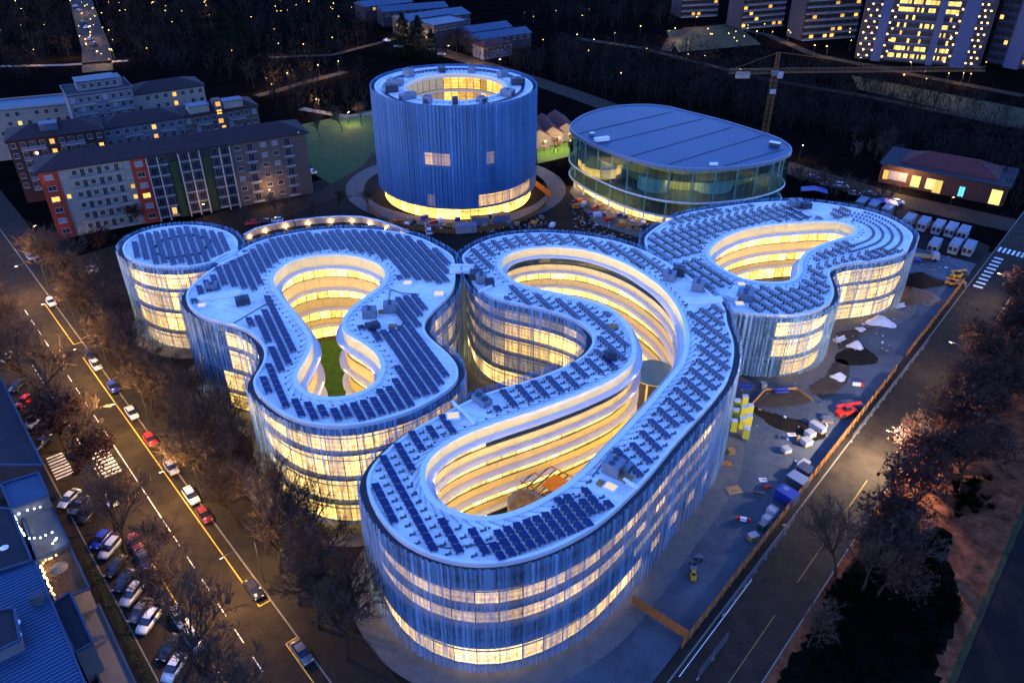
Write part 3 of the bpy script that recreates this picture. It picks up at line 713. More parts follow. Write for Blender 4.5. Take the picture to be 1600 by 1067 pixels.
for i in range(96):                                     # radial blades just inside the rim
    a = 2 * math.pi * i / 96; p = tc_ + Vector((math.cos(a), math.sin(a))) * (tr_ - 4.2)
    o = link('solar_panel', pv_mesh(0.9, 2.6), Ed[1]); o.location = Vector((p.x, p.y, ZR + 0.02)) - off; o.rotation_euler[2] = a + math.pi / 2 + math.pi / 2
mat('hvac_dark', (0.035, 0.045, 0.07), 0.5, metal=0.3, noise=0.2, nscale=1.0)
mat('plywood', (0.36, 0.19, 0.07), 0.8, noise=0.2, nscale=2.0)
mat('white_metal', (0.72, 0.73, 0.75), 0.45, noise=0.06)
mat('red_paint', (0.45, 0.02, 0.015), 0.45, noise=0.1)
emit('skylight', (1.0, 0.82, 0.7), 0.075)
def hvac(p, rz, d, label, m_='hvac', name='air_handling_unit', group=None):
    t = thing(name, label, 'air unit', p, rz, group); w, l, h = d
    MB().box((0, 0, 0.18), (w, l, h)).build('housing', m_, t)
    b = MB(); 
    for sx in (-1, 1):
        for sy in (-1, 1): b.box((sx * w * .42, sy * l * .42, 0), (0.14, 0.14, 0.19))
    b.build('feet', 'pv_frame', t)
    n = 2 if l > 1.6 else 1
    for i in range(n): MB().cyl((0, (i - (n - 1) / 2) * l * 0.5, h + 0.18), min(w, l / n) * 0.36, 0.12, 12).build('fan_cowl', 'hvac_dark', t)
    MB().box((w / 2 + 0.01, 0, 0.4), (0.03, l * 0.7, h * 0.55)).build('louvre', 'hvac_dark', t)
    return t
def roofbox(px, py, d, rz, label, name, cat, m_, zr=20.4, extra=None):
    if 'teardrop' in label: zr = 15.0
    t = thing(name, label, cat, G(px, py, zr) + Vector((0, 0, 0.02)), rz); w, l, h = d
    MB().box((0, 0, 0), (w, l, h)).build('body', m_, t)
    if extra == 'skylight':
        MB().box((0, 0, h), (w * .8, l * .8, 0.1), 0, 0, 0.8).build('pane', 'skylight', t)
    elif extra == 'lid': MB().box((0, 0, h), (w * 1.08, l * 1.08, 0.08)).build('lid', 'coping', t)
    return t
RZ = -ROW
k = 0
for (a, r, d) in [(10, .78, (4, 3, 1.8)), (40, .76, (3, 2, 1.6)), (75, .74, (2.2, 2, 1.5)), (105, .76, (3.4, 2, 1.4)), (140, .77, (2.6, 2.6, 2.2)), (170, .72, (4.4, 3, 1.6)), (195, .74, (3.5, 2.6, 1.9)), (225, .70, (5, 2.0, 1.6)), (250, .73, (2.4, 2, 2.0)), (275, .72, (1.6, 1.6, 1.9)), (300, .72, (3, 2, 1.4)), (330, .75, (3.6, 2.6, 1.8))]:
    p = tc_ + Vector((math.cos(R(a)), math.sin(R(a)))) * tr_ * r
    hvac((p.x, p.y, ZR + 0.02), R(a), d, 'grey air unit on the ring roof of the round tower', 'hvac' if k % 3 else 'hvac_dark', group='air units on the tower roof'); k += 1
ZM, ZR = 21.0, 20.4

# ------------------------------------------------------------------ oval glass building
glass_mat('clear_teal', (0.62, 0.82, 0.76), 0.16)
mat('metal_roof', (0.006, 0.04, 0.115), 0.45, metal=0.3, noise=0.12, nscale=0.12, detail=8)
mat('seam', (0.03, 0.035, 0.05), 0.6)
emit('room_light', (1.0, 0.66, 0.24), 3.2)
emit('room_light_soft', (1.0, 0.72, 0.30), 0.55)
oval = [G(x, y, 18.5).xy for x, y, k in parse('891,202 900,187.5 925,175 962,166.5 1000,164 1037.5,166 1075,175 1125,187.5 1175,202.5 1212.5,215 1232.5,227.5 1236,238 1220,247.5 1187.5,256 1150,261 1100,264 1062.5,262.5 1025,257.5 975,245 937.5,230 910,217', 'm')]
oc = spline(oval, 0.8, 2.0); ob = Vector((sum(p.x for p in oc) / len(oc), sum(p.y for p in oc) / len(oc), 0))
OV = thing('oval_glass_building', 'oval glass-walled hall with flat blue metal roof beside the round tower', 'building', ob)
def sho(mb): mb.v = [(v[0] - ob.x, v[1] - ob.y, v[2]) for v in mb.v]; return mb
orf = sho(flat_ring(resample(offset(oc, 0.25), 1.2), None, 17.9, 18.5)).build('roof', 'metal_roof', OV)
sho(ring_profile(oc, [(-0.25, 18.3), (-0.25, 18.7), (0.3, 18.7), (0.3, 17.7), (-0.25, 17.7)])).build('roof_rim', 'hvac', OV)
for (a, b) in [((905, 209), (1050, 175)), ((930, 227), (1098, 186)), ((985, 245), (1145, 199)), ((1045, 257), (1192, 212)), ((1130, 260), (1224, 234))]:
    p, q = G(*a, 18.5), G(*b, 18.5); MB().bar(p + Vector((0, 0, 0.05)) - ob, q + Vector((0, 0, 0.05)) - ob, 0.28, 0.1).build('roof_joint', 'seam', orf)
for z in (3.6, 8.4, 13.2):
    sho(flat_ring(resample(offset(oc, -0.5 if z != 13.2 else -4.0), 1.2), None, z - 0.35, z)).build('floor_slab', 'slab', OV)
sho(ring_profile(oc, [(-0.1, 8.0), (0.15, 8.0), (0.15, 8.45), (-0.1, 8.45)])).build('slab_edge', 'coping', OV)
sho(ring_profile(oc, [(-0.6, 3.2), (-0.05, 3.2), (-0.05, 3.65), (-0.6, 3.65)])).build('slab_edge', 'coping', OV)
sho(ring_profile(offset(oc, -9.5), [(0, 0.0), (0, 17.8)], closed=False)).build('core_wall', 'cream', OV)
for (z0, z1, of, w) in ((8.5, 17.6, 0.0, 2.1), (3.7, 8.0, -0.2, 2.1)):
    panes(OV, offset(oc, of), z0, z1, w, lambda c, n, i: 'clear_teal', name='glass_pane', thick=0.05, gap=0.1)
panes(OV, offset(oc, -3.0), 0.1, 3.2, 2.6, lambda c, n, i: 'lit' if PJ(c)[0] < 1035 or i % 3 == 0 else 'lit_dim', name='glass_pane')
mb = MB()
for p in resample(offset(oc, -1.3), 6.5): mb.cyl((p.x - ob.x, p.y - ob.y, 0), 0.28, 18.0, 8)
tag(mb.build('columns', 'white_metal', OV), kind='stuff')
lr = random.Random(4)
for z, rng, dd_ in ((17.2, ((900, 915), (945, 1000), (1035, 1130), (1170, 1185)), 5.0), (12.7, ((905, 940), (1040, 1140), (1185, 1210)), 6.5), (7.7, ((895, 990), (1060, 1150)), 4.0), (2.9, ((890, 1060),), 2.0)):
    c = resample(offset(oc, -dd_), 3.2); nn = normals(c)
    for p, n in zip(c, nn):
        if n.y > 0.1: continue
        px = PJ((p.x, p.y, z))[0]
        if any(a < px < b for a, b in rng) and lr.random() < 0.8:
            MB().box(Vector((p.x, p.y, z)) - ob, (2.2, 0.5, 0.1), math.atan2(n.x, -n.y)).build('ceiling_light', 'room_light', OV)
for (x, y, r) in [(1025, 300, 5.0), (1115, 300, 6.0), (960, 280, 4.0)]:
    p = G(x, y, 8.4); MB().cyl(Vector((p.x, p.y + 4, 8.42)) - ob, r, 4.2, 28).build('inner_drum', 'white_metal', OV)
roofbox(940, 220, (4.5, 1.6, 0.9), R(20), 'white vent housing near left edge of the oval roof', 'vent_housing', 'vent', 'white_metal', 18.5, 'lid')
roofbox(925, 212, (1.4, 1.4, 0.8), R(20), 'small square vent beside the white housing on the oval roof', 'roof_vent', 'vent', 'hvac', 18.5, 'lid')
roofbox(1210, 228, (3, 1.6, 1.0), R(-30), 'grey unit at the right end of the oval roof', 'roof_unit', 'vent', 'hvac_dark', 18.5, 'lid')
roofbox(1115, 258, (2.2, 1.0, 0.5), R(5), 'white hatch at the front edge of the oval roof', 'roof_hatch', 'hatch', 'white_metal', 18.5, 'lid')

# ------------------------------------------------------------------ things on the campus roofs
def deck(px, py, d, rz, label):
    t = thing('roof_bridge', label, 'bridge', G(px, py, 20.75), rz); w, l = d
    MB().box((0, 0, -0.2), (w, l, 0.22)).build('deck', 'white_metal', t)
    for s in (-1, 1): MB().box((s * (w / 2 - 0.15), 0, 0.03), (0.25, l, 0.45)).build('side_kerb', 'coping', t)
    return t
deck(360, 402, (3.6, 6.5), R(-35), 'white bridge linking the small drum roof to the lawn-court roof')
deck(722, 421, (3.2, 5.0), R(88), 'white bridge between the lawn-court roof and the serpentine roof')
roofbox(343, 464, (7.5, 1.6, 0.5), R(17), 'long white box on the left lobe of the lawn-court roof', 'duct_housing', 'duct', 'white_metal', extra='lid')
roofbox(316, 480, (1.6, 1.3, 0.5), R(17), 'small glowing skylight near the left edge of the lawn-court roof', 'skylight', 'skylight', 'coping', extra='skylight')
roofbox(637, 445, (1.9, 1.6, 0.5), R(0), 'lit square skylight on the upper right of the lawn-court roof', 'skylight', 'skylight', 'coping', extra='skylight')
roofbox(686, 462, (2.2, 2.0, 0.5), R(0), 'lit skylight near the notch of the lawn-court roof', 'skylight', 'skylight', 'coping', extra='skylight')
roofbox(708, 653, (2.2, 1.9, 0.5), R(10), 'lit skylight on the lower arm of the serpentine roof', 'skylight', 'skylight', 'coping', extra='skylight')
roofbox(954, 763, (2.0, 1.6, 0.4), R(-35), 'lit skylight by the wooden pallets on the serpentine roof', 'skylight', 'skylight', 'coping', extra='skylight')
roofbox(1155, 477, (2.0, 1.8, 0.5), R(0), 'lit skylight at the front left of the teardrop-court roof', 'skylight', 'skylight', 'coping', extra='skylight')
roofbox(1158, 446, (1.8, 1.6, 0.4), R(0), 'lit skylight just below the rim of the teardrop court', 'skylight', 'skylight', 'coping', extra='skylight')
roofbox(1098, 472, (7.0, 1.8, 0.6), R(4), 'long white duct box on the right shoulder of the serpentine roof', 'duct_housing', 'duct', 'white_metal', extra='lid')
roofbox(1148, 463, (2.6, 5.0, 1.0), R(-35), 'white duct box at the left of the teardrop-court roof', 'duct_housing', 'duct', 'white_metal', extra='lid')
for (x, y, d, rz, m_, l) in [
    (578, 495, (2.6, 2.0, 1.7), 5, 'hvac', 'grey air unit on the round patch beside the lawn court'),
    (610, 486, (2.4, 2.0, 1.7), 5, 'hvac', 'grey air unit nearest the middle of the lawn-court roof'),
    (583, 513, (2.4, 1.6, 0.9), 30, 'hvac_dark', 'low dark air unit below the round patch by the lawn court'),
    (332, 452, (2.2, 1.6, 1.2), 17, 'hvac', 'small grey unit above the long white box'),
    (380, 475, (2.6, 1.8, 1.3), 25, 'hvac_dark', 'dark unit alone on the left lobe of the lawn-court roof'),
    (744, 436, (2.6, 2.4, 1.6), 0, 'hvac_dark', 'dark air unit by the bridge on the serpentine roof'),
    (752, 441, (2.2, 2.2, 1.7), 0, 'hvac', 'boxy grey air unit next to the dark one by the bridge'),
    (765, 446, (1.8, 1.6, 1.2), 10, 'hvac_dark', 'small dark unit at the head of the serpentine bay'),
    (1046, 437, (2.4, 2.2, 1.6), -20, 'hvac', 'grey unit on the far right shoulder of the serpentine roof'),
    (1060, 430, (2.4, 2.0, 1.7), -20, 'hvac_dark', 'dark unit at the seam between the two right roofs'),
    (1090, 453, (2.4, 2.2, 1.8), -20, 'hvac', 'tall grey unit beside the long white duct box'),
    (1164, 467, (3.4, 3.0, 1.6), -20, 'hvac', 'wide grey unit beside the white duct of the teardrop-court roof'),
    (1243, 322, (3.0, 2.4, 1.6), 0, 'hvac', 'grey unit at the far edge of the teardrop-court roof'),
    (1258, 325, (2.4, 2.4, 1.4), 10, 'hvac_dark', 'dark unit at the far edge of the teardrop-court roof'),
    (958, 737, (2.6, 2.4, 1.9), -35, 'hvac', 'blue-grey air unit on the right arm of the serpentine roof'),
    (974, 733, (2.2, 2.0, 0.9), -35, 'hvac', 'low open-topped unit next to the blue-grey air unit'),
    (753, 629, (1.8, 3.2, 1.0), 40, 'hvac', 'oblong grey unit on the lower arm of the serpentine roof'),
    (953, 560, (1.8, 1.6, 1.1), 20, 'hvac_dark', 'dark box on the inner bend of the serpentine roof')]:
    hvac(G(x, y, 15.02 if 'teardrop' in l else 20.42), R(rz), d, l, m_)
for (x, y, d, rz, l) in [(945, 759, (2.4, 1.2), -35, 'wooden pallet beside the lit skylight on the serpentine roof'), (974, 747, (2.6, 1.6), -35, 'wooden crate pallet below the blue-grey air unit'), (956, 511, (2.4, 1.4), 0, 'reddish pallet of bricks on the serpentine inner bend'),
                         (598, 488, (1.6, 1.2), 0, 'small wooden pallet between the two grey air units'), (580, 507, (2.4, 0.9), 5, 'long wooden pallet on the round patch by the lawn court'), (614, 510, (1.6, 1.0), 5, 'wooden pallet at the right of the round patch')]:
    t = thing('pallet', l, 'pallet', G(x, y, 20.42), R(rz))
    for i in range(5): MB().box((0, (i - 2) * d[1] / 5, 0.22), (d[0], d[1] / 6.5, 0.08)).build('board', 'plywood', t)
    MB().box((0, 0, 0), (d[0] * 0.9, d[1] * 0.85, 0.2)).build('runner', 'plywood', t)
def cable(parent, pts, label, w=.16):
    c = [G(x, y, 20.5) - Cd[0].location * 0 for x, y in pts]; t = thing('roof_cable', label, 'cable', c[0]); 
    for p, q in zip(c[:-1], c[1:]): MB().bar(p - c[0], q - c[0], w, .12).build('length', 'pv_frame', t)
cable(None, [(655, 460), (628, 458), (610, 452), (607, 470), (622, 488), (632, 503), (622, 515), (600, 521), (580, 517), (565, 507)], 'dark cable looping round the patch beside the lawn court')
cable(None, [(418, 474), (395, 487), (365, 505)], 'dark cable crossing the left lobe of the lawn-court roof')
cable(None, [(642, 805), (668, 850), (700, 856), (745, 850), (790, 848)], 'dark cable between the front solar rows of the serpentine roof')
cable(None, [(925, 745), (955, 706), (968, 708), (985, 735), (975, 755)], 'reddish cable round the blue-grey air unit on the serpentine')
for a, b, l in [((706, 630), (742, 664), 'low white wall across the lower arm of the serpentine roof'), ((974, 751), (997, 766), 'low white wall across the right arm of the serpentine roof'), ((748, 459), (782, 441), 'low white wall at the head of the serpentine bay')]:
    p, q = G(*a, 20.42), G(*b, 20.42); t = thing('roof_upstand', l, 'wall', p); MB().bar(Vector((0, 0, .25)), q - p + Vector((0, 0, .25)), .35, .5).build('wall', 'coping', t); MB().bar(Vector((0, 0, .53)), q - p + Vector((0, 0, .53)), .45, .06).build('capping', 'white_metal', t)

# ------------------------------------------------------------------ apartment houses and other buildings
mat('brick_red', (0.24, 0.026, 0.010), 0.85, noise=0.2, nscale=0.5)
mat('brick_dark', (0.035, 0.013, 0.011), 0.85, noise=0.25, nscale=0.5)
mat('render_cream', (0.22, 0.185, 0.14), 0.85, noise=0.12, nscale=0.4)
mat('render_beige', (0.085, 0.062, 0.052), 0.85, noise=0.12, nscale=0.4)
mat('render_white', (0.095, 0.10, 0.12), 0.8, noise=0.1, nscale=0.4)
mat('render_grey', (0.019, 0.019, 0.025), 0.85, noise=0.15, nscale=0.4)
mat('concrete_white', (0.30, 0.28, 0.25), 0.8, noise=0.1, nscale=0.6)
mat('tile_roof', (0.022, 0.010, 0.012), 0.9, noise=0.3, nscale=0.8, stretch=(1, 1, 4))
mat('tile_red', (0.07, 0.016, 0.016), 0.9, noise=0.25, nscale=0.6)
mat('flat_roof', (0.015, 0.015, 0.022), 0.9, noise=0.3, nscale=0.3, detail=8)
mat('zinc', (0.024, 0.05, 0.10), 0.5, metal=0.3, noise=0.15, nscale=0.3)
mat('shutter', (0.16, 0.165, 0.19), 0.7, noise=0.05)
mat('rail', (0.03, 0.03, 0.035), 0.6, noise=0)
mat('recess', (0.03, 0.03, 0.032), 0.9)
mat('plants', (0.02, 0.035, 0.012), 0.9, noise=0.4, nscale=2)
emit('win_orange', (1.0, 0.38, 0.06), 0.16, 0.4)
emit('win_warm', (1.0, 0.56, 0.15), 0.12, 0.5)
emit('win_yellow', (1.0, 0.66, 0.17), 0.15, 0.5)
emit('win_teal', (0.15, 0.8, 0.9), 0.10)
_win = {}
def window(parent, x, y, z, w, h, pane='dark_glass', frame='concrete_white', face='-y'):
    """one window: proud frame, recessed pane as its own child; shared mesh data"""
    kf = ('f', w, h, frame); kp = ('p', w, h, pane)
    if kf not in _win:
        t = 0.09; mb = MB()
        mb.box((0, -0.03, -t), (w + 2 * t, 0.10, t)); mb.box((0, -0.03, h), (w + 2 * t, 0.10, t))
        for s in (-1, 1): mb.box((s * (w / 2 + t / 2), -0.03, 0), (t, 0.10, h))
        mb.box((0, -0.02, 0), (0.06, 0.06, h)); mb.box((0, -0.09, -t - 0.06), (w + 0.4, 0.24, 0.07))
        _win[kf] = mb.mesh('window', frame)
    if kp not in _win:
        mb = MB().add([(-w / 2, -0.012, 0), (w / 2, -0.012, 0), (w / 2, -0.012, h), (-w / 2, -0.012, h)], [(0, 1, 2, 3)])
        me = mb.mesh('pane', pane); uv = me.uv_layers.new(name='UVMap'); _win[kp] = me
    o = link('window', _win[kf], parent); o.location = (x, y, z)
    if face == '+x': o.rotation_euler[2] = R(90)
    if face == '-x': o.rotation_euler[2] = R(-90)
    p = link('pane', _win[kp], o); return o
def hip(mb, w, d, z, rise, over=0.5, inset=None, mi=0):
    ins = d / 2 if inset is None else inset
    vs = [(-over, -over, z), (w + over, -over, z), (w + over, d + over, z), (-over, d + over, z), (ins, d / 2, z + rise), (w - ins, d / 2, z + rise),
          (-over, -over, z - 0.3), (w + over, -over, z - 0.3), (w + over, d + over, z - 0.3), (-over, d + over, z - 0.3)]
    return mb.add(vs, [(0, 1, 5, 4), (1, 2, 5), (2, 3, 4, 5), (3, 0, 4), (6, 7, 1, 0), (7, 8, 2, 1), (8, 9, 3, 2), (9, 6, 0, 3), (9, 8, 7, 6)], mi)
def place(a, b, z):
    p0, p1 = G(a[0], a[1], z), G(b[0], b[1], z); u = (p1 - p0); return Vector((p0.x, p0.y, 0)), math.atan2(u.y, u.x), u.length
def balcony(t, x, z, w, d=1.1, front='concrete_white', y=0.0, solid=False):
    o = MB().box((0, -d / 2, -0.08), (w, d, 0.24)).build('balcony', 'concrete_white', t); o.location = (x, y, z)
    if solid: MB().box((0, -d + 0.06, 0.165), (w, 0.1, 0.95)).build('parapet', front, o)
    else:
        mb = MB(); mb.box((0, -d + 0.04, 1.0), (w, 0.06, 0.06)); n = max(3, int(w / 0.35))
        for i in range(n + 1): mb.box((-w / 2 + 0.03 + (w - 0.06) * i / n, -d + 0.04, 0.16), (0.05, 0.05, 0.85))
        for s in (-1, 1): mb.box((s * (w / 2 - 0.03), -d / 2, 1.0), (0.05, d, 0.05))
        mb.build('railing', 'rail', o)
    return o
rw = random.Random(5)
# --- long apartment house at the left
p0, a0, W = place((58, 268), (477, 206), 20.0)
AP = thing('apartment_house', 'long six-storey apartment house with brick bays, balconies and white fins left of the tower', 'building', p0, a0)
def fx(px): return (G(px, 268 + (206 - 268) * (px - 58) / 419.0, 20.0) - G(58, 268, 20.0)).length
SEC = [('brick_red', fx(58), fx(87)), ('render_cream', fx(87), fx(201)), ('brick_red', fx(201), fx(226)), ('recess', fx(226), fx(356)), ('render_beige', fx(356), W)]
DEP, HT, ST_H = 13.0, 19.6, 3.15
for i, (m_, x0, x1) in enumerate(SEC):
    y0 = {0: -0.5, 1: 0.0, 2: -0.5, 3: 0.5, 4: 0.0}[i]
    mb = MB(); mb.box(((x0 + x1) / 2, (y0 + DEP) / 2, 0), (x1 - x0 - 0.01, DEP - y0, HT)); w_ = mb.build('wall', m_, AP)
rf = hip(MB(), W, DEP, HT + 0.31, 2.6, 0.9).build('roof', 'tile_roof', AP)
for x in (0.18, 0.4, 0.55, 0.78): MB().box((W * x, DEP * 0.6, HT + 1.6), (0.9, 0.7, 1.9)).build('chimney', 'render_grey', rf)
MB().box((W - 2.2, DEP / 2, HT + 0.35), (0.4, DEP + 1.2, 0.25)).build('roof_edge', 'coping', rf)
for k in range(6):
    z = 0.9 + k * ST_H
    for (s, xx) in ((0, (SEC[0][1] + SEC[0][2]) / 2), (2, (SEC[2][1] + SEC[2][2]) / 2)):
        lit = (s == 0 and k == 3) or (s == 2 and k == 2)
        window(AP, xx, -0.5, z + 0.7, 1.9, 1.3, 'win_orange' if lit else ('shutter' if (k + s) % 2 else 'dark_glass'))
    # cream part with continuous balconies
    x0, x1 = SEC[1][1], SEC[1][2]; wd = x1 - x0
    balcony(AP, x0 + wd * 0.52, z - 0.1, wd * 0.74, 1.3)
    for j, f in enumerate((0.22, 0.33, 0.44, 0.56, 0.67, 0.80)):
        window(AP, x0 + wd * f, 0, z + 0.15 if j % 2 else z + 0.75, 1.1, 2.1 if j % 2 else 1.3, 'dark_glass')
    for f in (0.06, 0.955):
        window(AP, x0 + wd * f, 0, z + 0.8, 1.0, 1.2, 'win_warm' if (k, f) in ((3, 0.06), (3, 0.955), (2, 0.955)) else 'shutter')
    # loggias between white fins
    x0, x1 = SEC[3][1], SEC[3][2]; wd = x1 - x0
    for j in range(8):
        xc = x0 + wd * (j + 0.5) / 8
        if j in (2, 5): continue
        balcony(AP, xc, z - 0.1, wd / 8 - 0.3, 0.9, y=0.5)
        window(AP, xc, 0.5, z + 0.15, 1.3, 2.1, 'win_warm' if (j == 1 and k == 0) else 'dark_glass', 'shutter')
    x0, x1 = SEC[4][1], SEC[4][2]; wd = x1 - x0
    for f in (0.10, 0.43, 0.58):
        window(AP, x0 + wd * f, 0, z + 0.8, 1.5, 1.2, 'shutter' if rw.random() < .3 else 'dark_glass', 'concrete_white')
    for f in (0.26, 0.74):
        balcony(AP, x0 + wd * f, z - 0.1, 3.2, 1.1); window(AP, x0 + wd * f, 0, z + 0.12, 1.6, 2.1, 'dark_glass', 'shutter')
for j in range(9):
    x0, x1 = SEC[3][1], SEC[3][2]
    if j in (0, 1, 3, 4, 5, 7, 8): MB().box((x0 + (x1 - x0) * j / 8, -0.45, 0), (0.3, 1.3, HT - 0.3)).build('fin', 'concrete_white', AP)
for j in (2, 5): MB().box((SEC[3][1] + (SEC[3][2] - SEC[3][1]) * (j + 0.5) / 8, 0.2, 0), ((SEC[3][2] - SEC[3][1]) / 8 - 0.4, 0.55, HT - 2.5)).build('green_panel', 'plants', AP)
for k in range(6): window(AP, W, DEP * 0.5, 1.7 + k * ST_H, 1.2, 1.3, 'dark_glass', face='+x')

def house(name, label, a, b, z, depth, m_, storeys, cols, roof='hip', rise=2.4, lits=(), roofm='tile_roof', bal=(), win=(1.2, 1.4), sh=3.1, group=None, side=None, pane_alt='dark_glass'):
    p, ang, w = place(a, b, z); t = thing(name, label, 'building', p, ang, group)
    MB().box((w / 2, depth / 2, 0), (w, depth, z)).build('wall', m_, t)
    if roof == 'hip': r = hip(MB(), w, depth, z + 0.31, rise, 0.6).build('roof', roofm, t)
    elif roof == 'gable': r = hip(MB(), w, depth, z + 0.31, rise, 0.4, inset=-0.4).build('roof', roofm, t)
    else:
        r = MB().box((w / 2, depth / 2, z), (w + 0.6, depth + 0.6, 0.25)).build('roof', roofm, t)
        mb = MB()
        for (x, y, dx, dy) in ((w / 2, -0.2, w + 0.6, 0.2), (w / 2, depth + 0.2, w + 0.6, 0.2), (-0.2, depth / 2, 0.2, depth), (w + 0.2, depth / 2, 0.2, depth)): mb.box((x, y, z + 0.25), (dx, dy, 0.5))
        mb.build('parapet', m_, r)
    for k in range(storeys):
        zz = z - (k + 1) * sh + 0.9
        for c in range(cols):
            x = w * (c + 0.5) / cols; lit = next((l[2] for l in lits if l[0] == k and l[1] == c), None)
            window(t, x, 0, zz, win[0], win[1], lit or (pane_alt if (c * 3 + k) % 4 == 0 else 'dark_glass'))
        for (c0, c1) in bal:
            balcony(t, w * (c0 + c1) / 2 / cols, zz - 0.9, w * (c1 - c0) / cols * 0.92, 1.1, 'render_white', solid=True)
    return t, w, r
o_ = 'win_orange'
h1, w1, r1 = house('apartment_house', 'white-blue apartment house with roof terrace rising at the back left', (105, 152), (206, 138), 24, 14, 'render_white', 4, 8, 'flat', roofm='flat_roof', pane_alt='shutter', bal=((0.3, 3.2), (4.6, 7.7)))
MB().box((w1 * 0.55, 7, 24.3), (w1 * 0.7, 7, 3.0)).build('penthouse', 'render_white', h1)
MB().box((w1 * 0.5, 7, 27.3), (w1 * 0.62, 8, 0.25)).build('penthouse_roof', 'zinc', h1)
for i in range(5): window(h1, w1 * (0.3 + i * 0.12), 3.5, 25.0, 1.2, 1.6)
house('apartment_house', 'beige apartment house with tiled roof and two glowing windows behind the long block', (208, 150), (318, 134), 20, 13, 'render_cream', 4, 8, 'hip', lits=((0, 4, o_), (1, 4, o_)), pane_alt='shutter')
house('apartment_house', 'low flat-roofed house at the left edge beside the white-blue apartment house', (-30, 177), (108, 164), 17, 14, 'render_cream', 4, 9, 'flat', roofm='zinc', lits=((1, 3, 'win_yellow'),), pane_alt='shutter')
h4, w4, r4 = house('apartment_house', 'dark brick apartment house with white balcony bands behind the long block', (10, 222), (160, 203), 19.5, 13, 'brick_dark', 5, 10, 'hip', lits=((0, 4, o_), (1, 4, o_), (2, 2, 'win_warm'), (2, 3, o_), (1, 9, o_)), bal=((1.1, 3.9), (5.2, 8.0)))
MB().box((w4 * 0.45, 4, 19.8), (5, 4, 3)).build('dormer', 'zinc', r4)
house('apartment_house', 'pale apartment house with loggias in the middle of the back row', (160, 203), (287, 184), 18.5, 12, 'render_white', 4, 9, 'hip', lits=((0, 5, o_), (1, 5, o_)), bal=((2.0, 4.3), (6.1, 8.0)))
h6, w6, r6 = house('apartment_house', 'brown apartment house with orange-lit stair windows at right of the back row', (287, 184), (402, 166), 18.5, 12, 'render_beige', 4, 9, 'hip', lits=((0, 4, o_), (1, 4, o_), (2, 4, o_)), bal=((1.2, 3.2), (5.2, 7.4)), pane_alt='shutter')
for x in (0.22, 0.68):
    d = MB().box((w6 * x, 2.5, 18.7), (6.5, 4.5, 2.6)).build('dormer', 'render_cream', r6); MB().box((w6 * x, 2.5, 21.31), (7.0, 5.0, 0.2)).build('dormer_roof', 'zinc', r6)
MB().box((w6 * 0.47, 1.2, 14), (2.6, 3.4, 8.6)).build('stair_tower', 'render_beige', h6)
for zz in (15.0, 18.0, 20.6): window(h6, w6 * 0.47, -0.5, zz, 1.5, 1.4, o_)
# --- low market halls and sheds in the distance
for (a, b, z, d, m_, rm, l, ro) in [
    ((570, 12), (645, 4), 8, 16, 'render_grey', 'zinc', 'long low hall with a lit eave in the far distance, top centre', 'gable'),
    ((598, 20), (700, 12), 8, 14, 'render_grey', 'zinc', 'long zinc-roofed shed behind the far market hall', 'gable'),
    ((640, 35), (735, 22), 9, 20, 'render_grey', 'zinc', 'far zinc-roofed market hall left of the flat white one', 'gable'),
    ((678, 42), (735, 33), 11, 20, 'render_grey', 'zinc', 'flat white market hall with dark upper windows in the distance', 'flat'),
    ((735, 52), (800, 43), 8, 12, 'render_grey', 'zinc', 'far shed with ribbed grey roof at right of the market', 'gable'),
    ((745, 64), (830, 52), 7, 12, 'render_grey', 'zinc', 'lower ribbed shed in front of the far market', 'gable'),
    ((755, 75), (800, 68), 6, 10, 'render_white', 'tile_red', 'small far house with red roof near the round tower', 'hip')]:
    house('market_hall', l, a, b, z, d, m_, 1, 8, ro, rise=2.2, roofm=rm, win=(1.6, 1.6), lits=tuple((0, c, 'win_warm') for c in range(1, 8)) if 'lit eave' in l else ())
# --- barn with lit gables between tower and oval hall
for i, (x, y) in enumerate([(842, 214), (863, 209), (884, 203)]):
    p = G(x, y, 4.5); t = thing('gabled_shed', ('white gabled shed with red roof nearest the round tower', 'middle one of three red-roofed gabled sheds', 'red-roofed gabled shed nearest the oval hall')[i], 'shed', (p.x, p.y, 0), R(12))
    MB().add([(-4, 0, 0), (4, 0, 0), (4, 0, 4.5), (0, 0, 7), (-4, 0, 4.5), (-4, 16, 0), (4, 16, 0), (4, 16, 4.5), (0, 16, 7), (-4, 16, 4.5)], [(0, 1, 2, 3, 4), (9, 8, 7, 6, 5), (1, 6, 7, 2), (5, 0, 4, 9)]).build('wall', 'render_white', t)
    MB().add([(-4.4, -0.5, 4.3), (0, -0.5, 7.1), (4.4, -0.5, 4.3), (-4.4, 16.5, 4.3), (0, 16.5, 7.1), (4.4, 16.5, 4.3), (-4.4, -0.5, 4.5), (0, -0.5, 7.35), (4.4, -0.5, 4.5), (-4.4, 16.5, 4.5), (0, 16.5, 7.35), (4.4, 16.5, 4.5)], [(6, 7, 10, 9), (7, 8, 11, 10), (0, 3, 4, 1), (1, 4, 5, 2), (0, 1, 7, 6), (1, 2, 8, 7), (0, 6, 9, 3), (2, 5, 11, 8)]).build('roof', 'tile_red', t)
    window(t, -1.8, 0, 1.2, 1.2, 1.8); window(t, 1.8, 0, 1.2, 1.2, 1.8)
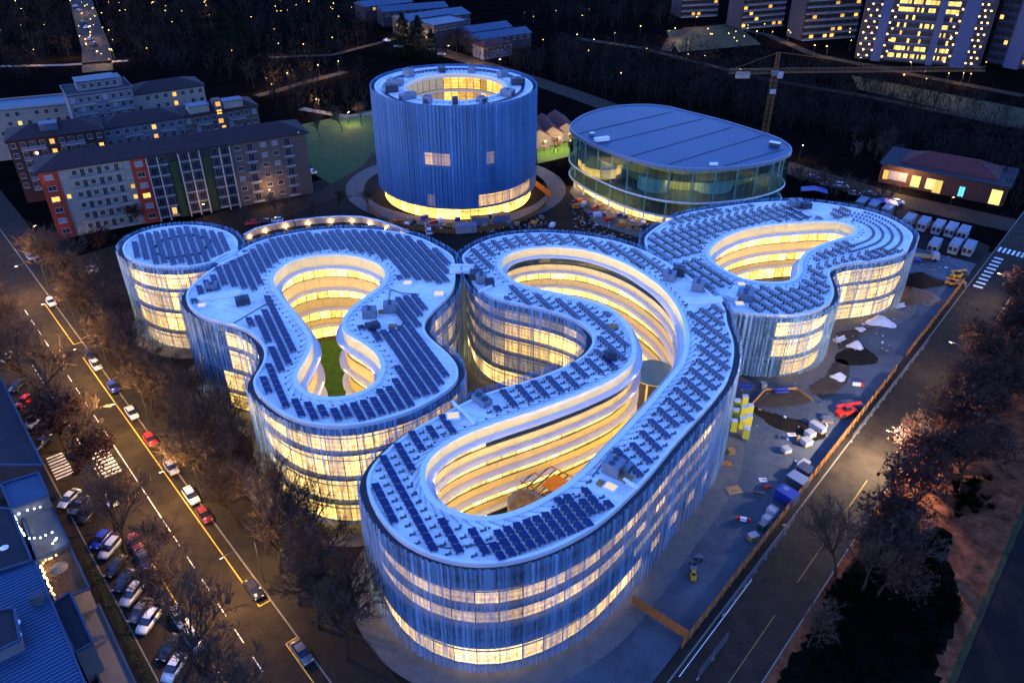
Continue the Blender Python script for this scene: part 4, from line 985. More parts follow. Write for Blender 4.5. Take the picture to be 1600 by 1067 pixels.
# --- low pavilion with red hipped roof at the right
p, ang, w = place((1379, 255), (1577, 292), 6.5)
PV = thing('pavilion', 'low dark pavilion with red hipped roof and lit doors beyond the site cabins', 'building', p, ang)
MB().box((w / 2, 9, 0), (w, 18, 6.3)).build('wall', 'brick_dark', PV)
MB().box((w / 2, 9, 6.3), (w + 1.6, 19.6, 0.35)).build('flat_roof', 'flat_roof', PV)
hip(MB(), w * 0.76, 13, 6.95, 3.2, 0.2).build('roof', 'tile_red', PV).location = (w * 0.14, 3, 0)
for (f, ww, hh, z, m_) in [(0.05, 1.5, 3, 1.5, 'win_orange'), (0.15, 5.5, 2.8, 1.8, 'shutter'), (0.30, 2.6, 3.6, 0.8, 'win_yellow'), (0.42, 2.6, 3.4, 1.0, 'win_yellow'), (0.48, 2.4, 4.2, 0.2, 'win_yellow'), (0.67, 1.6, 3.2, 0.6, 'win_teal'), (0.93, 3.0, 4.6, 0.2, 'win_yellow')]:
    window(PV, w * f, 0, z, ww, hh, m_, 'dark_frame')
# --- apartment towers, far right
def slab_tower(label, a, b, z, depth, storeys, cols, litp, m_='render_grey', seed=1):
    p, ang, w = place(a, b, 0.0); t = thing('apartment_tower', label, 'building', p, ang); rr = random.Random(seed)
    MB().box((w / 2, depth / 2, 0), (w, depth, z)).build('wall', m_, t); MB().box((w / 2, depth / 2, z), (w + 1, depth + 1, 0.4)).build('roof', 'flat_roof', t)
    sh = z / storeys
    for k in range(storeys):
        balcony(t, w / 2, k * sh + 0.1, w * 0.96, 1.4, 'render_white', solid=True)
        for c in range(cols):
            q = rr.random(); window(t, w * (c + 0.5) / cols, 0, k * sh + 0.9, w / cols * 0.55, 1.7, 'win_orange' if q < litp * .6 else ('win_warm' if q < litp else 'dark_glass'), 'dark_frame')
    return t
slab_tower('far apartment tower with blue balcony bands above the park, left of three', (1062, 28), (1120, 25), 30, 14, 9, 7, 0.15, seed=2)
slab_tower('far apartment tower with scattered orange windows, middle of three', (1156, 46), (1222, 40), 32, 14, 10, 7, 0.25, seed=3)
slab_tower('far apartment tower with white balcony bands beside the lit office block', (1250, 64), (1335, 58), 34, 14, 10, 8, 0.18, seed=4)
p, ang, w = place((1335, 92), (1530, 108), 0.0)
OF = thing('office_block', 'large dark office block with bands of golden windows and blue piers, upper right', 'building', p, ang)
HO = 52.0
MB().box((w / 2, 14, 0), (w, 26, HO)).build('wall', 'render_grey', OF)
MB().box((w / 2, 14, HO), (w + 1, 27, 0.5)).build('roof', 'flat_roof', OF)
ro = random.Random(9)
mat('pier_blue', (0.022, 0.04, 0.10), 0.6, noise=0.1)
for f, dw in ((0.17, 4.5), (0.60, 3.0), (0.82, 6.5)):
    MB().box((w * f, -0.4, 0), (dw, 2.6, HO + 1)).build('pier', 'pier_blue', OF)
emit('lamp_gold', (1.0, 0.55, 0.14), 1.1, 0.3)
for f in (0.04, 0.11, 0.235, 0.735, 0.90, 0.945):                  # light strings up the stair towers
    for k in range(18):
        MB().ico((w * f + (0.9 if k % 2 else -0.9), 0.4 if f > 0.2 and f < 0.8 else 0.4, 2 + k * 2.7), 0.42).build('lamp', 'lamp_gold', OF)
for k in range(14):
    z = 2 + k * 3.6
    MB().box((w * 0.5, 0.7, z - 0.9), (w * 0.94, 0.7, 0.8)).build('floor_band', 'pier_blue', OF)
    for c in range(26):
        f = 0.27 + 0.45 * c / 25; q = ro.random()
        if 0.575 < f < 0.625: continue
        run = (k in (6, 7, 8, 9, 10, 11) and q < 0.85) or (k in (0, 1) and q < 0.6) or (k == 4 and q < .35) or q < 0.12
        window(OF, w * f, 0.98, z + 0.1, w * 0.0165, 2.0, ('win_yellow' if q < .6 else 'win_warm') if run else 'dark_glass', 'dark_frame')
p, ang, w = place((1532, 100), (1640, 120), 0.0)
O2 = thing('office_block', 'second dark office block with a tall blue pier at the upper right corner', 'building', p, ang)
MB().box((w / 2, 18, 0), (w, 26, 60)).build('wall', 'render_grey', O2); MB().box((w * 0.42, 3.0, 0), (7, 4, 61)).build('pier', 'pier_blue', O2)
MB().box((w / 2, 18, 60), (w + 1, 27, 0.5)).build('roof', 'flat_roof', O2)
for k in range(14):
    MB().box((w * 0.5, 4.8, 1 + k * 3.7), (w * 0.95, 0.6, 0.8)).build('floor_band', 'pier_blue', O2)
    for c in range(12):
        q = ro.random(); window(O2, w * (c + .5) / 12, 4.96, 2.2 + k * 3.7, w / 20, 1.9, 'win_warm' if q < .09 else 'dark_glass', 'dark_frame')
# --- roofs at the lower left
def slab_building(label, pts, z, wall, roofm, name='low_building', ribs=0, parapet=True):
    c = [G(x, y, z) for x, y in pts]; base = Vector((sum(p.x for p in c) / len(c), sum(p.y for p in c) / len(c), 0)); t = thing(name, label, 'building', base)
    q = ccw([(p.x - base.x, p.y - base.y) for p in c]); mb = MB(); prism(mb, q, 0, z - 0.02, top=False); mb.build('wall', wall, t)
    r = prism(MB(), q, z - 0.02, z).build('roof', roofm, t)
    if parapet:
        mb = MB()
        for i in range(len(q)): mb.bar((q[i][0], q[i][1], z + 0.12), (q[(i + 1) % len(q)][0], q[(i + 1) % len(q)][1], z + 0.12), 0.3, 0.3)
        mb.build('roof_edge', 'zinc', r)
    return t, r, base, q
slab_building('building with dark speckled flat roof at the left edge beside the angled parking', [(0, 588), (68, 727), (-60, 727), (-60, 588)], 7.5, 'render_grey', 'flat_roof')
b2, r2, bb, q2 = slab_building('small building with dark blue panel roof above the lit terrace', [(2, 757), (60, 739), (76, 774), (18, 796)], 8.0, 'render_white', 'zinc')
b3, r3, bb3, q3 = slab_building('long building with pale blue corrugated roof at the lower left corner', [(-40, 905), (55, 877), (138, 1080), (150, 1120), (-40, 1120)], 8.0, 'render_white', 'zinc')
mat('zinc_light', (0.05, 0.10, 0.19), 0.45, metal=0.3, noise=0.15, nscale=0.3)
e0, e1 = G(55, 877, 8.0), G(138, 1080, 8.0); dd = (e1 - e0).normalized(); nn_ = Vector((dd.y, -dd.x, 0)); nn_ = nn_ if nn_.x < 0 else -nn_
L = (e1 - e0).length + 4; mb_me = None
for i in range(int(L / 0.62)):
    p = e0 + dd * (0.35 + i * 0.62); 
    if mb_me is None: mb_me = MB().bar((0, 0, 0), tuple(nn_ * 21), 0.16, 0.1).mesh('roof_rib', 'zinc_light')
    o = link('roof_rib', mb_me, r3); o.location = p + Vector((0, 0, 0.05)) - bb3
slab_building('dark flat extension beside the corrugated roof with a white end wall', [(80, 945), (110, 926), (146, 1005), (118, 1020)], 6.5, 'render_white', 'flat_roof')
slab_building('dark flat roof strip at the left edge above the corrugated roof', [(-40, 790), (17, 796), (50, 876), (-40, 905)], 8.3, 'render_grey', 'flat_roof')
slab_building('sunken paved yard wall beside the lower hedge', [(120, 960), (155, 945), (215, 1075), (160, 1075)], 0.9, 'render_grey', 'paving')
slab_building('terrace deck with white string lights below the panel roof', [(32, 800), (74, 778), (108, 850), (60, 876)], 5.5, 'render_white', 'paving', name='roof_terrace')
slab_building('planted terrace glowing orange beside the corrugated roof', [(62, 878), (110, 855), (140, 920), (88, 940)], 5.0, 'render_cream', 'soil', name='roof_terrace')
slab_building('small white lodge with dark roof at the left edge of the corrugated roof', [(-40, 960), (22, 950), (32, 1000), (-40, 1035)], 10.0, 'render_white', 'flat_roof')

# ------------------------------------------------------------------ trees
mat('bark', (0.030, 0.022, 0.017), 0.95, spec=0.05, noise=0.4, nscale=3)
mat('twig', (0.060, 0.042, 0.032), 0.95, spec=0.0, noise=0.3, nscale=1.5)
mat('twig_red', (0.046, 0.031, 0.028), 0.95, spec=0.0, noise=0.4, nscale=0.6)
mat('dead_leaf', (0.045, 0.020, 0.014), 0.95, spec=0.0, noise=0.5, nscale=0.8)
mat('needle', (0.006, 0.012, 0.007), 0.95, spec=0.0, noise=0.5, nscale=0.8)
mat('shrub_leaf', (0.03, 0.045, 0.012), 0.9, spec=0.1, noise=0.5, nscale=1.0)
def grow(seed, H, spread=0.9, n1=6, n2=5, n3=5, n4=3, leaf=0, tw=0.028, upright=0.5):
    rr = random.Random(seed); tr, cr = MB(), MB(); tips = []
    def perp(d):
        a = Vector((rr.uniform(-1, 1), rr.uniform(-1, 1), rr.uniform(-1, 1))); a -= d * a.dot(d); return a.normalized()
    def branch(p, d, ln, r, lv):
        seg = 3 if lv < 2 else (2 if lv < 4 else 1); mbx = tr if lv < 2 else cr; pts = [p]; dd = d.copy()
        for i in range(seg):
            dd = (dd + perp(dd) * 0.16 + Vector((0, 0, 0.07 if lv else 0))).normalized(); q = pts[-1] + dd * ln / seg
            r0 = r * (1 - 0.6 * i / seg); r1 = r * (1 - 0.6 * (i + 1) / seg); mbx.tube(pts[-1], q, r0, r1, 6 if lv == 0 else (5 if lv == 1 else 3)); pts.append(q)
        nk = (n1, n2, n3, n4, 0)[lv]
        if lv >= 3: tips.append(pts[-1])
        for k in range(nk):
            f = rr.uniform(0.75, 1.0) if lv == 0 else rr.uniform(0.3, 1.0)
            x = f * seg; i = min(seg - 1, int(x)); o = pts[i].lerp(pts[i + 1], x - i)
            a = rr.uniform(0.45, 0.95) * spread if lv else rr.uniform(0.35, 0.8) * spread
            nd_ = (dd * math.cos(a) + perp(dd) * math.sin(a) + Vector((0, 0, upright * 0.3))).normalized()
            branch(o, nd_, ln * rr.uniform(0.45, 0.7) if lv else H * rr.uniform(0.30, 0.42), max(tw * 0.7, r * (0.45 if lv else 0.5)), lv + 1)
    branch(Vector((0, 0, 0)), Vector((0, 0, 1)), H * 0.36, H * 0.020, 0)
    if leaf:
        for i in range(leaf):
            p = rr.choice(tips) + Vector((rr.gauss(0, .4), rr.gauss(0, .4), rr.gauss(0, .3))); s = rr.uniform(0.10, 0.22)
            a, b = perp(Vector((0, 0, 1))) * s, Vector((rr.uniform(-s, s), rr.uniform(-s, s), rr.uniform(-s, s)))
            cr.add([p - a - b, p + a - b, p + a + b, p - a + b], [(0, 1, 2, 3)], 1)
    return tr, cr
PROTO = {}
for i in range(5):
    tr, cr = grow(20 + i, 12.0, 0.95, 7, 6, 5, 4, tw=0.052); PROTO['bare', i] = (tr.mesh('trunk', 'bark'), cr.mesh('crown', 'twig'))
for i in range(4):
    tr, cr = grow(40 + i, 11.0, 1.0, 7, 6, 6, 4, leaf=500, tw=0.034, upright=0.3); PROTO['dense', i] = (tr.mesh('trunk', 'bark'), cr.mesh('crown', ['twig_red', 'dead_leaf']))
tr, cr = grow(60, 11.0, 1.0, 7, 5, 5, 3, leaf=2600, upright=0.3); PROTO['leafy', 0] = (tr.mesh('trunk', 'bark'), cr.mesh('crown', ['twig', 'dead_leaf']))
def conifer(seed, H, r):
    rr = random.Random(seed); tr, cr = MB(), MB(); tr.tube((0, 0, 0), (0, 0, H), 0.35, 0.05, 6)
    for i in range(5000):
        z = rr.uniform(0.05, 1.0); rad = r * (1 - z) ** 0.8 * (0.75 + 0.25 * math.sin(z * 40)) * rr.uniform(0.35, 1); a = rr.uniform(0, 6.283)
        p = Vector((rad * math.cos(a), rad * math.sin(a), z * H)); u = Vector((math.cos(a), math.sin(a), -0.35)) * rr.uniform(.3, .7); v = Vector((-math.sin(a), math.cos(a), rr.uniform(-.3, .3))) * rr.uniform(.12, .3)
        cr.add([p - v, p + u, p + v], [(0, 1, 2)])
    return tr.mesh('trunk', 'bark'), cr.mesh('crown', 'needle')
for i in range(2): PROTO['conifer', i] = conifer(70 + i, 14, 8.0)
def tree(kind, i, p, s, rz, label, group, name='bare_tree', sz=1.0):
    t = thing(name, label, 'tree', p, rz, group); t.scale = (s, s, s * sz); a, b = PROTO[kind, i]
    link('trunk', a, t); link('crown', b, t); return t
rt = random.Random(11)
TENS = ['first', 'second', 'third', 'fourth', 'fifth', 'sixth', 'seventh', 'eighth', 'ninth', 'tenth', 'eleventh', 'twelfth', 'thirteenth', 'fourteenth', 'fifteenth', 'sixteenth', 'seventeenth', 'eighteenth', 'nineteenth', 'twentieth', 'twenty-first', 'twenty-second', 'twenty-third', 'twenty-fourth', 'twenty-fifth']
def row(frame, s, t0, t1, step, kind, n, label, group, sc=(0.8, 1.1), js=0.7, skip=()):
    t = t0; k = 0
    while t < t1:
        if k not in skip:
            p = frame(s + rt.uniform(-js, js), t + rt.uniform(-1.2, 1.2), 0.1)
            tree(kind, rt.randrange(n), p, rt.uniform(*sc), rt.uniform(0, 6.28), label.replace('{n}', TENS[k]), group)
        t += step; k += 1
row(LF, 27.6, 68, 226, 6.6, 'bare', 5, 'bare street tree on the campus kerb of the left street, {n} from the bottom', 'bare trees on the campus side of the left street', (1.05, 1.45))
row(LF, 30.8, 71, 222, 10.5, 'bare', 5, 'bare tree in the inner row on the campus pavement, {n} from the bottom', 'second row of bare trees on the campus pavement', (0.95, 1.3))
row(LF, 34.5, 92, 150, 8.5, 'bare', 5, 'bare young tree close to the left curtain walls, {n} from the bottom', 'bare trees next to the curtain walls', (0.75, 1.05), js=1.2)
row(LF, 11.2, 66, 118, 8.0, 'bare', 5, 'bare tree among the angled parked cars, {n} from the bottom', 'bare trees among the angled parked cars', (1.05, 1.4))
row(LF, 11.4, 140, 216, 8.5, 'bare', 5, 'bare tree across the left street by the left edge, {n} from the bottom', 'bare trees across the left street', (1.1, 1.4))
tree('leafy', 0, LF(10.6, 141, 0.1), 1.25, 0.4, 'spreading tree that keeps its brown leaves by the zebra crossing', None, name='leafy_tree')
tree('leafy', 0, LF(12.5, 128, 0.1), 0.95, 2.2, 'smaller brown-leaved tree just below the spreading one at left', None, name='leafy_tree')
tree('leafy', 0, G(160, 400, 0), 0.8, 1.1, 'reddish brown tree in front of the long apartment house', None, name='leafy_tree')
tree('leafy', 0, G(215, 352, 0), 0.7, 3.1, 'reddish tree at the foot of the long apartment house near the drum', None, name='leafy_tree')
# woods on the right
k = 0
for t in [98, 104, 110, 117, 124, 130, 136, 142, 148, 153, 158, 163, 168, 173, 178, 183, 188, 194, 200, 207, 214, 222, 231, 240, 250]:
    for s in ((-14.5, -10.5) if t < 128 else (-15.0, -10.5, -6.0, -1.5) if t > 182 else (-15.0, -11.5, -8.0)):
        tree('dense', k % 4, RF(s + rt.uniform(-1.4, 1.4), t + rt.uniform(-2, 2), 0.06), rt.uniform(0.85, 1.2), rt.uniform(0, 6.28), 'twiggy reddish-brown tree in the belt along the right street', 'twiggy trees in the right-hand belt', name='park_tree'); k += 1
for (x, y, s) in [(1305, 900, 1.2), (1345, 925, 1.1), (1395, 905, 1.0), (1262, 1010, 0.8)]:
    tree('bare', k % 5, G(x, y), s, rt.uniform(0, 6), {1305: 'tall bare tree leaning over the lower right street', 1345: 'bare tree just behind the tall one by the lower right street', 1395: 'bare tree farthest from the kerb at the dark patch, lower right', 1262: 'small bare tree at the kerb near the bottom right'}[x], 'bare trees by the lower right street'); k += 1
for (x, y, s) in [(528, 335, .75), (608, 312, .8), (575, 330, .65), (462, 355, .7), (490, 345, .6), (500, 215, .7), (535, 205, .8), (565, 195, .8), (430, 340, .6), (385, 360, .6), (945, 232, .6), (865, 240, .5)]:
    tree('bare', k % 5, G(x, y), s, rt.uniform(0, 6), 'bare tree on the ground around the round tower', 'bare trees around the round tower'); k += 1
for (x, y, s, i) in [(632, 88, 1.5, 0), (655, 84, 1.35, 1), (675, 95, 1.1, 0), (355, 85, 1.6, 1), (380, 75, 1.5, 0)]:
    tree('conifer', i, G(x, y), s, rt.uniform(0, 6), {632: 'dark conifer left of the round tower, leftmost of three', 655: 'dark conifer left of the round tower, middle of three', 675: 'dark conifer nearest the round tower, smallest of three', 355: 'large dark conifer in the left background, the left one', 380: 'large dark conifer in the left background, the right one'}[x], ('conifers by the round tower', 'conifers in the left background')[x < 500], name='conifer')
# far woods: nobody could count these
def thicket(name, regions, m_, seed, hh=(7, 13), n_tri=46, sp=1.0):
    rr = random.Random(seed); mb = MB()
    for (poly_px, count) in regions:
        pw = [G(x, y).xy for x, y in poly_px]; x0, x1 = min(p.x for p in pw), max(p.x for p in pw); y0, y1 = min(p.y for p in pw), max(p.y for p in pw); n = 0; tries = 0
        while n < count and tries < count * 40:
            tries += 1; p = Vector((rr.uniform(x0, x1), rr.uniform(y0, y1)))
            if not inside(p, pw): continue
            n += 1; h = rr.uniform(*hh); r = h * 0.34 * sp; mb.tube((p.x, p.y, 0), (p.x, p.y, h * 0.5), 0.16, 0.08, 3)
            for j in range(n_tri):
                a = rr.uniform(0, 6.283); q = rr.random() ** 0.5 * r; z = h * rr.uniform(0.3, 1.0); q *= math.sqrt(max(0.05, 1 - ((z / h - 0.6) / 0.45) ** 2))
                c = Vector((p.x + q * math.cos(a), p.y + q * math.sin(a), z)); u = Vector((math.cos(a) * .6, math.sin(a) * .6, rr.uniform(.4, 1.2))) * rr.uniform(.5, 1.3); v = Vector((rr.uniform(-1, 1), rr.uniform(-1, 1), rr.uniform(-1, 1))) * 0.13
                mb.add([c - u - v, c - u + v, c + u], [(0, 1, 2)])
    return tag(mb.build(name, m_), kind='stuff')
mat('far_twig', (0.017, 0.015, 0.014), 0.95, spec=0.0, noise=0.3, nscale=0.3)
thicket('far_wood', [([(0, 0), (110, 0), (120, 95), (0, 140)], 150), ([(170, 0), (600, 0), (600, 60), (420, 150), (330, 120), (170, 105)], 520), ([(420, 130), (575, 110), (575, 180), (420, 200)], 60),
                     ([(850, 0), (1060, 0), (1060, 40), (900, 55), (830, 30)], 130), ([(860, 80), (1000, 85), (1190, 130), (1350, 160), (1590, 220), (1590, 330), (1330, 225), (1240, 205), (1080, 170), (960, 158), (870, 130)], 620),
                     ([(1060, 85), (1330, 125), (1600, 190), (1600, 215), (1330, 150), (1060, 100)], 120), ([(700, 75), (850, 105), (850, 125), (700, 80)], 60)], 'far_twig', 3)
mat('tuft_shade', (0.004, 0.0055, 0.003), 0.95, spec=0.0, noise=0.5, nscale=1.0)
thicket('shade_tufts', [([(1290, 930), (1330, 900), (1480, 830), (1470, 900), (1500, 960), (1440, 1067), (1260, 1067)], 170), ([(1490, 760), (1545, 740), (1550, 800), (1490, 820)], 30)], 'tuft_shade', 4, hh=(0.3, 0.6), n_tri=60, sp=4.0)  # near-black tufts added to thicken the painted shade and break its edge
thicket('grove', [([(1330, 205), (1400, 225), (1400, 262), (1330, 250)], 20), ([(1240, 275), (1390, 320), (1385, 335), (1240, 290)], 26)], 'twig', 8, hh=(4, 7))
# hedges and shrubs by the facades
def shrub(name, label, pts, w, h, seed, m_='shrub_leaf'):
    rr = random.Random(seed); mb = MB(); c = [G(x, y) for x, y in pts]; base = c[0].copy()
    for i in range(len(c) - 1):
        n = int((c[i + 1] - c[i]).length * 90 * w)
        for j in range(n):
            p = c[i].lerp(c[i + 1], rr.random()) + Vector((rr.gauss(0, w * .35), rr.gauss(0, w * .35), 0)) - base; p.z = h * rr.random() ** 0.7 * rr.uniform(0.7, 1.1)
            s = rr.uniform(.08, .18); u = Vector((rr.uniform(-s, s), rr.uniform(-s, s), rr.uniform(-s, s))); v = Vector((rr.uniform(-s, s), rr.uniform(-s, s), rr.uniform(-s, s))); mb.add([p - u, p + v, p + u], [(0, 1, 2)])
    o = mb.build(name, m_); o.location = base; return tag(o, label, 'hedge')
shrub('hedge', 'low hedge at the foot of the lawn-court building, nearest the serpentine', [(495, 832), (560, 835)], 1.2, 1.1, 1)
shrub('hedge', 'low hedge at the left foot of the lawn-court building', [(440, 800), (482, 825)], 1.2, 1.1, 2)
shrub('hedge', 'bushy hedge in the corner below the left curtain wall', [(340, 645), (395, 672)], 1.6, 1.6, 3)
shrub('hedge', 'shrubs on the orange-lit terrace at lower left', [(100, 890), (125, 905)], 2.4, 2.2, 4)
shrub('hedge', 'long dark hedge along the pavement fence at lower left', [(140, 880), (235, 1067)], 1.0, 1.2, 5, 'plants')

# ------------------------------------------------------------------ cars
mat('tyre', (0.012, 0.012, 0.012), 0.8, noise=0); mat('rim', (0.30, 0.30, 0.32), 0.35, metal=0.8, noise=0)
mat('head_lens', (0.6, 0.6, 0.6), 0.15, noise=0); mat('tail_lens', (0.25, 0.01, 0.01), 0.2, noise=0)
mat('car_glass', (0.012, 0.014, 0.018), 0.08, noise=0, spec=0.6)
PAINT = dict(white=(0.62, 0.62, 0.60), silver=(0.34, 0.35, 0.37), grey=(0.10, 0.10, 0.115), black=(0.014, 0.014, 0.016), blue=(0.012, 0.03, 0.30), red=(0.55, 0.012, 0.012), darkblue=(0.012, 0.02, 0.07), maroon=(0.16, 0.015, 0.02))
for k_, v_ in PAINT.items(): mat('paint_' + k_ + '_car', v_, 0.3, metal=0.15, noise=0, spec=0.6)
def loft(secs, cap=True):
    mb = MB(); vs = []
    for (x, zb, zt, wb, wt) in secs: vs += [(x, -wb, zb), (x, wb, zb), (x, (wb + wt) / 2 + 0.02, zb + (zt - zb) * 0.6), (x, wt, zt), (x, -wt, zt), (x, -(wb + wt) / 2 - 0.02, zb + (zt - zb) * 0.6)]
    n = len(secs); fs = []
    for i in range(n - 1):
        for a in range(6):
            b = (a + 1) % 6; fs.append((i * 6 + a, i * 6 + b, i * 6 + 6 + b, i * 6 + 6 + a))
    if cap: fs += [tuple(range(5, -1, -1)), tuple(range((n - 1) * 6, n * 6))]
    return mb.add(vs, fs)
BODY = {'hatch': ([(-1.95, .40, .72, .70, .66), (-1.9, .28, .88, .80, .74), (-1.45, .24, .94, .86, .80), (-.6, .22, .97, .88, .82), (.7, .22, .96, .88, .82), (1.4, .24, .84, .86, .78), (1.85, .28, .72, .80, .70), (1.98, .38, .60, .70, .62)],
                  [(-1.85, .86, .90, .72, .70), (-1.5, .90, 1.38, .77, .60), (-.3, .93, 1.48, .80, .63), (.35, .93, 1.42, .80, .61), (1.05, .88, .94, .76, .72)], (-1.42, .30)),
        'sedan': ([(-2.25, .42, .74, .70, .66), (-2.15, .30, .88, .80, .74), (-1.5, .24, .93, .86, .80), (-.6, .22, .95, .88, .82), (.8, .22, .95, .88, .82), (1.6, .24, .82, .86, .78), (2.1, .30, .70, .80, .70), (2.25, .40, .60, .70, .62)],
                  [(-1.75, .88, .92, .74, .70), (-1.05, .92, 1.36, .78, .60), (-.2, .92, 1.43, .80, .62), (.45, .92, 1.38, .80, .60), (1.25, .86, .92, .76, .71)], (-.98, .40)),
        'suv': ([(-2.2, .45, .85, .74, .70), (-2.15, .34, 1.05, .84, .78), (-1.5, .30, 1.10, .90, .84), (-.6, .28, 1.12, .92, .86), (.8, .28, 1.10, .92, .86), (1.6, .30, .98, .90, .82), (2.1, .34, .86, .84, .74), (2.22, .44, .74, .74, .66)],
                [(-2.12, 1.02, 1.06, .78, .74), (-1.85, 1.06, 1.58, .82, .66), (-.3, 1.08, 1.68, .84, .68), (.4, 1.08, 1.62, .84, .66), (1.15, 1.02, 1.08, .80, .76)], (-1.78, .34))}
_car = {}
def car(style, color, p, rz, label, group=None, lit=False):
    key = (style, color)
    if key not in _car:
        b, c, (r0, r1) = BODY[style]; d = {}
        d['body'] = loft(b).mesh('body', 'paint_' + color + '_car', True); d['cabin_glass'] = loft(c).mesh('cabin_glass', 'car_glass')
        zr = c[2][2]; d['roof_panel'] = MB().add([(r0, -.60, c[1][2] + .012), (-.3, -.63, zr + .014), (r1, -.61, c[3][2] + .012), (r1, .61, c[3][2] + .012), (-.3, .63, zr + .014), (r0, .60, c[1][2] + .012)], [(0, 1, 4, 5), (1, 2, 3, 4)]).mesh('roof_panel', 'paint_' + color + '_car')
        wb = MB(); n = 12
        vs = [(0.33 * math.cos(6.283 * i / n), s * .1, 0.33 * math.sin(6.283 * i / n)) for s in (-1, 1) for i in range(n)]
        wb.add(vs, [(i, (i + 1) % n, n + (i + 1) % n, n + i) for i in range(n)] + [tuple(range(n - 1, -1, -1)), tuple(range(n, 2 * n))]); d['wheel'] = wb.mesh('wheel', 'tyre')
        rb = MB(); rb.add([(0.2 * math.cos(6.283 * i / 8), s * .112, 0.2 * math.sin(6.283 * i / 8)) for s in (-1, 1) for i in range(8)], [tuple(range(7, -1, -1)), tuple(range(8, 16))]); d['rim'] = rb.mesh('rim', 'rim')
        d['headlight'] = MB().box((0, 0, 0), (0.12, 0.34, 0.14)).mesh('headlight', 'head_lens'); d['tail_light'] = MB().box((0, 0, 0), (0.1, 0.26, 0.2)).mesh('tail_light', 'tail_lens')
        d['x'] = (b[-2][0], b[1][0]); _car[key] = d
    d = _car[key]; t = thing('parked_car', label, 'car', p, rz, group)
    for nm in ('body', 'cabin_glass', 'roof_panel'): link(nm, d[nm], t)
    for x in (-1.25, 1.28):
        for y in (-.80, .80): w_ = link('wheel', d['wheel'], t); w_.location = (x, y, .33); link('rim', d['rim'], w_)
    xf, xb = d['x']
    for y in (-.55, .55):
        h = link('headlight', d['headlight'], t); h.location = (xf + .02, y, .56); g = link('tail_light', d['tail_light'], t); g.location = (xb, y * 1.1, .66)
    return t
hL = math.atan2(dL.y, dL.x); hR = math.atan2(dR.y, dR.x)
for (x, y, st, co, l) in [(81, 475, 'hatch', 'white', 'white hatchback in the yellow bay farthest up the left street'), (141, 558, 'hatch', 'black', 'black car parked just ahead of a white one beside the campus trees'), (151, 573, 'sedan', 'white', 'white saloon right behind the black car beside the campus trees'),
                          (178, 608, 'hatch', 'blue', 'bright blue hatchback parked on the campus side of the street'), (207, 648, 'sedan', 'white', 'white saloon between the blue and the red parked cars'), (236, 690, 'hatch', 'red', 'bright red hatchback parked on the campus side of the street'),
                          (269, 734, 'hatch', 'silver', 'silver hatchback just below the red car'), (300, 779, 'suv', 'white', 'white car with dark sunroof near the middle of the left street'), (320, 808, 'hatch', 'maroon', 'dark maroon car right behind the white one with the sunroof'),
                          (397, 924, 'sedan', 'black', 'black saloon at the end of the yellow bay, lower left street'), (472, 1022, 'sedan', 'grey', 'dark grey car in the lowest yellow bay at the bottom edge')]:
    car(st, co, G(x, y), hL + math.pi, l)
for (x, y, st, co, l) in [(110, 782, 'sedan', 'white', 'white saloon first in the row of angled cars by the terrace'), (127, 792, 'sedan', 'grey', 'dark grey car beside the white saloon in the angled row'), (141, 806, 'suv', 'black', 'black car third in the angled row'), (160, 846, 'hatch', 'blue', 'blue hatchback in the angled row'),
                          (174, 860, 'suv', 'silver', 'pale silver estate next to the blue hatchback'), (183, 888, 'sedan', 'black', 'black saloon below the pale silver estate'), (196, 910, 'sedan', 'darkblue', 'very dark blue saloon in the middle of the angled row'),
                          (208, 932, 'suv', 'silver', 'silver estate in the lower part of the angled row'), (221, 957, 'sedan', 'grey', 'dark grey car between the silver and white estates'), (234, 974, 'suv', 'white', 'white estate in the lower part of the angled row'), (266, 1015, 'sedan', 'black', 'black car near the bottom of the angled row'), (274, 1047, 'suv', 'white', 'white estate at the bottom edge, last of the angled row')]:
    car(st, co, G(x, y), hL - R(52) + math.pi, l)
for (x, y, st, co, l) in [(174, 784, 'hatch', 'white', 'white hatchback parked parallel under the bare branches'), (212, 850, 'hatch', 'maroon', 'maroon car parked parallel beside the angled row'), (226, 877, 'sedan', 'darkblue', 'dark blue car parked parallel behind the maroon one'), (254, 932, 'hatch', 'black', 'black hatchback parked parallel, half hidden by trees'), (282, 968, 'suv', 'silver', 'silver estate parked parallel near the lower left'), (304, 1003, 'suv', 'silver', 'second silver estate parked parallel, nearest the bottom edge'),
                          (83, 658, 'hatch', 'darkblue', 'dark blue car parked under the brown-leaved tree')]:
    car(st, co, G(x, y), hL + math.pi, l)
for (x, y, st, co, l) in [(30, 606, 'hatch', 'black', 'black car nearest the speckled roof at the left edge'), (40, 630, 'hatch', 'red', 'red car half hidden by branches at the left edge'), (56, 661, 'suv', 'silver', 'silver car below the red one at the left edge'), (68, 694, 'sedan', 'darkblue', 'dark blue car by the zebra crossing at the left edge'), (10, 562, 'sedan', 'silver', 'silver car cut by the left edge above the speckled roof')]:
    car(st, co, G(x, y), hL - R(52) + math.pi, l)
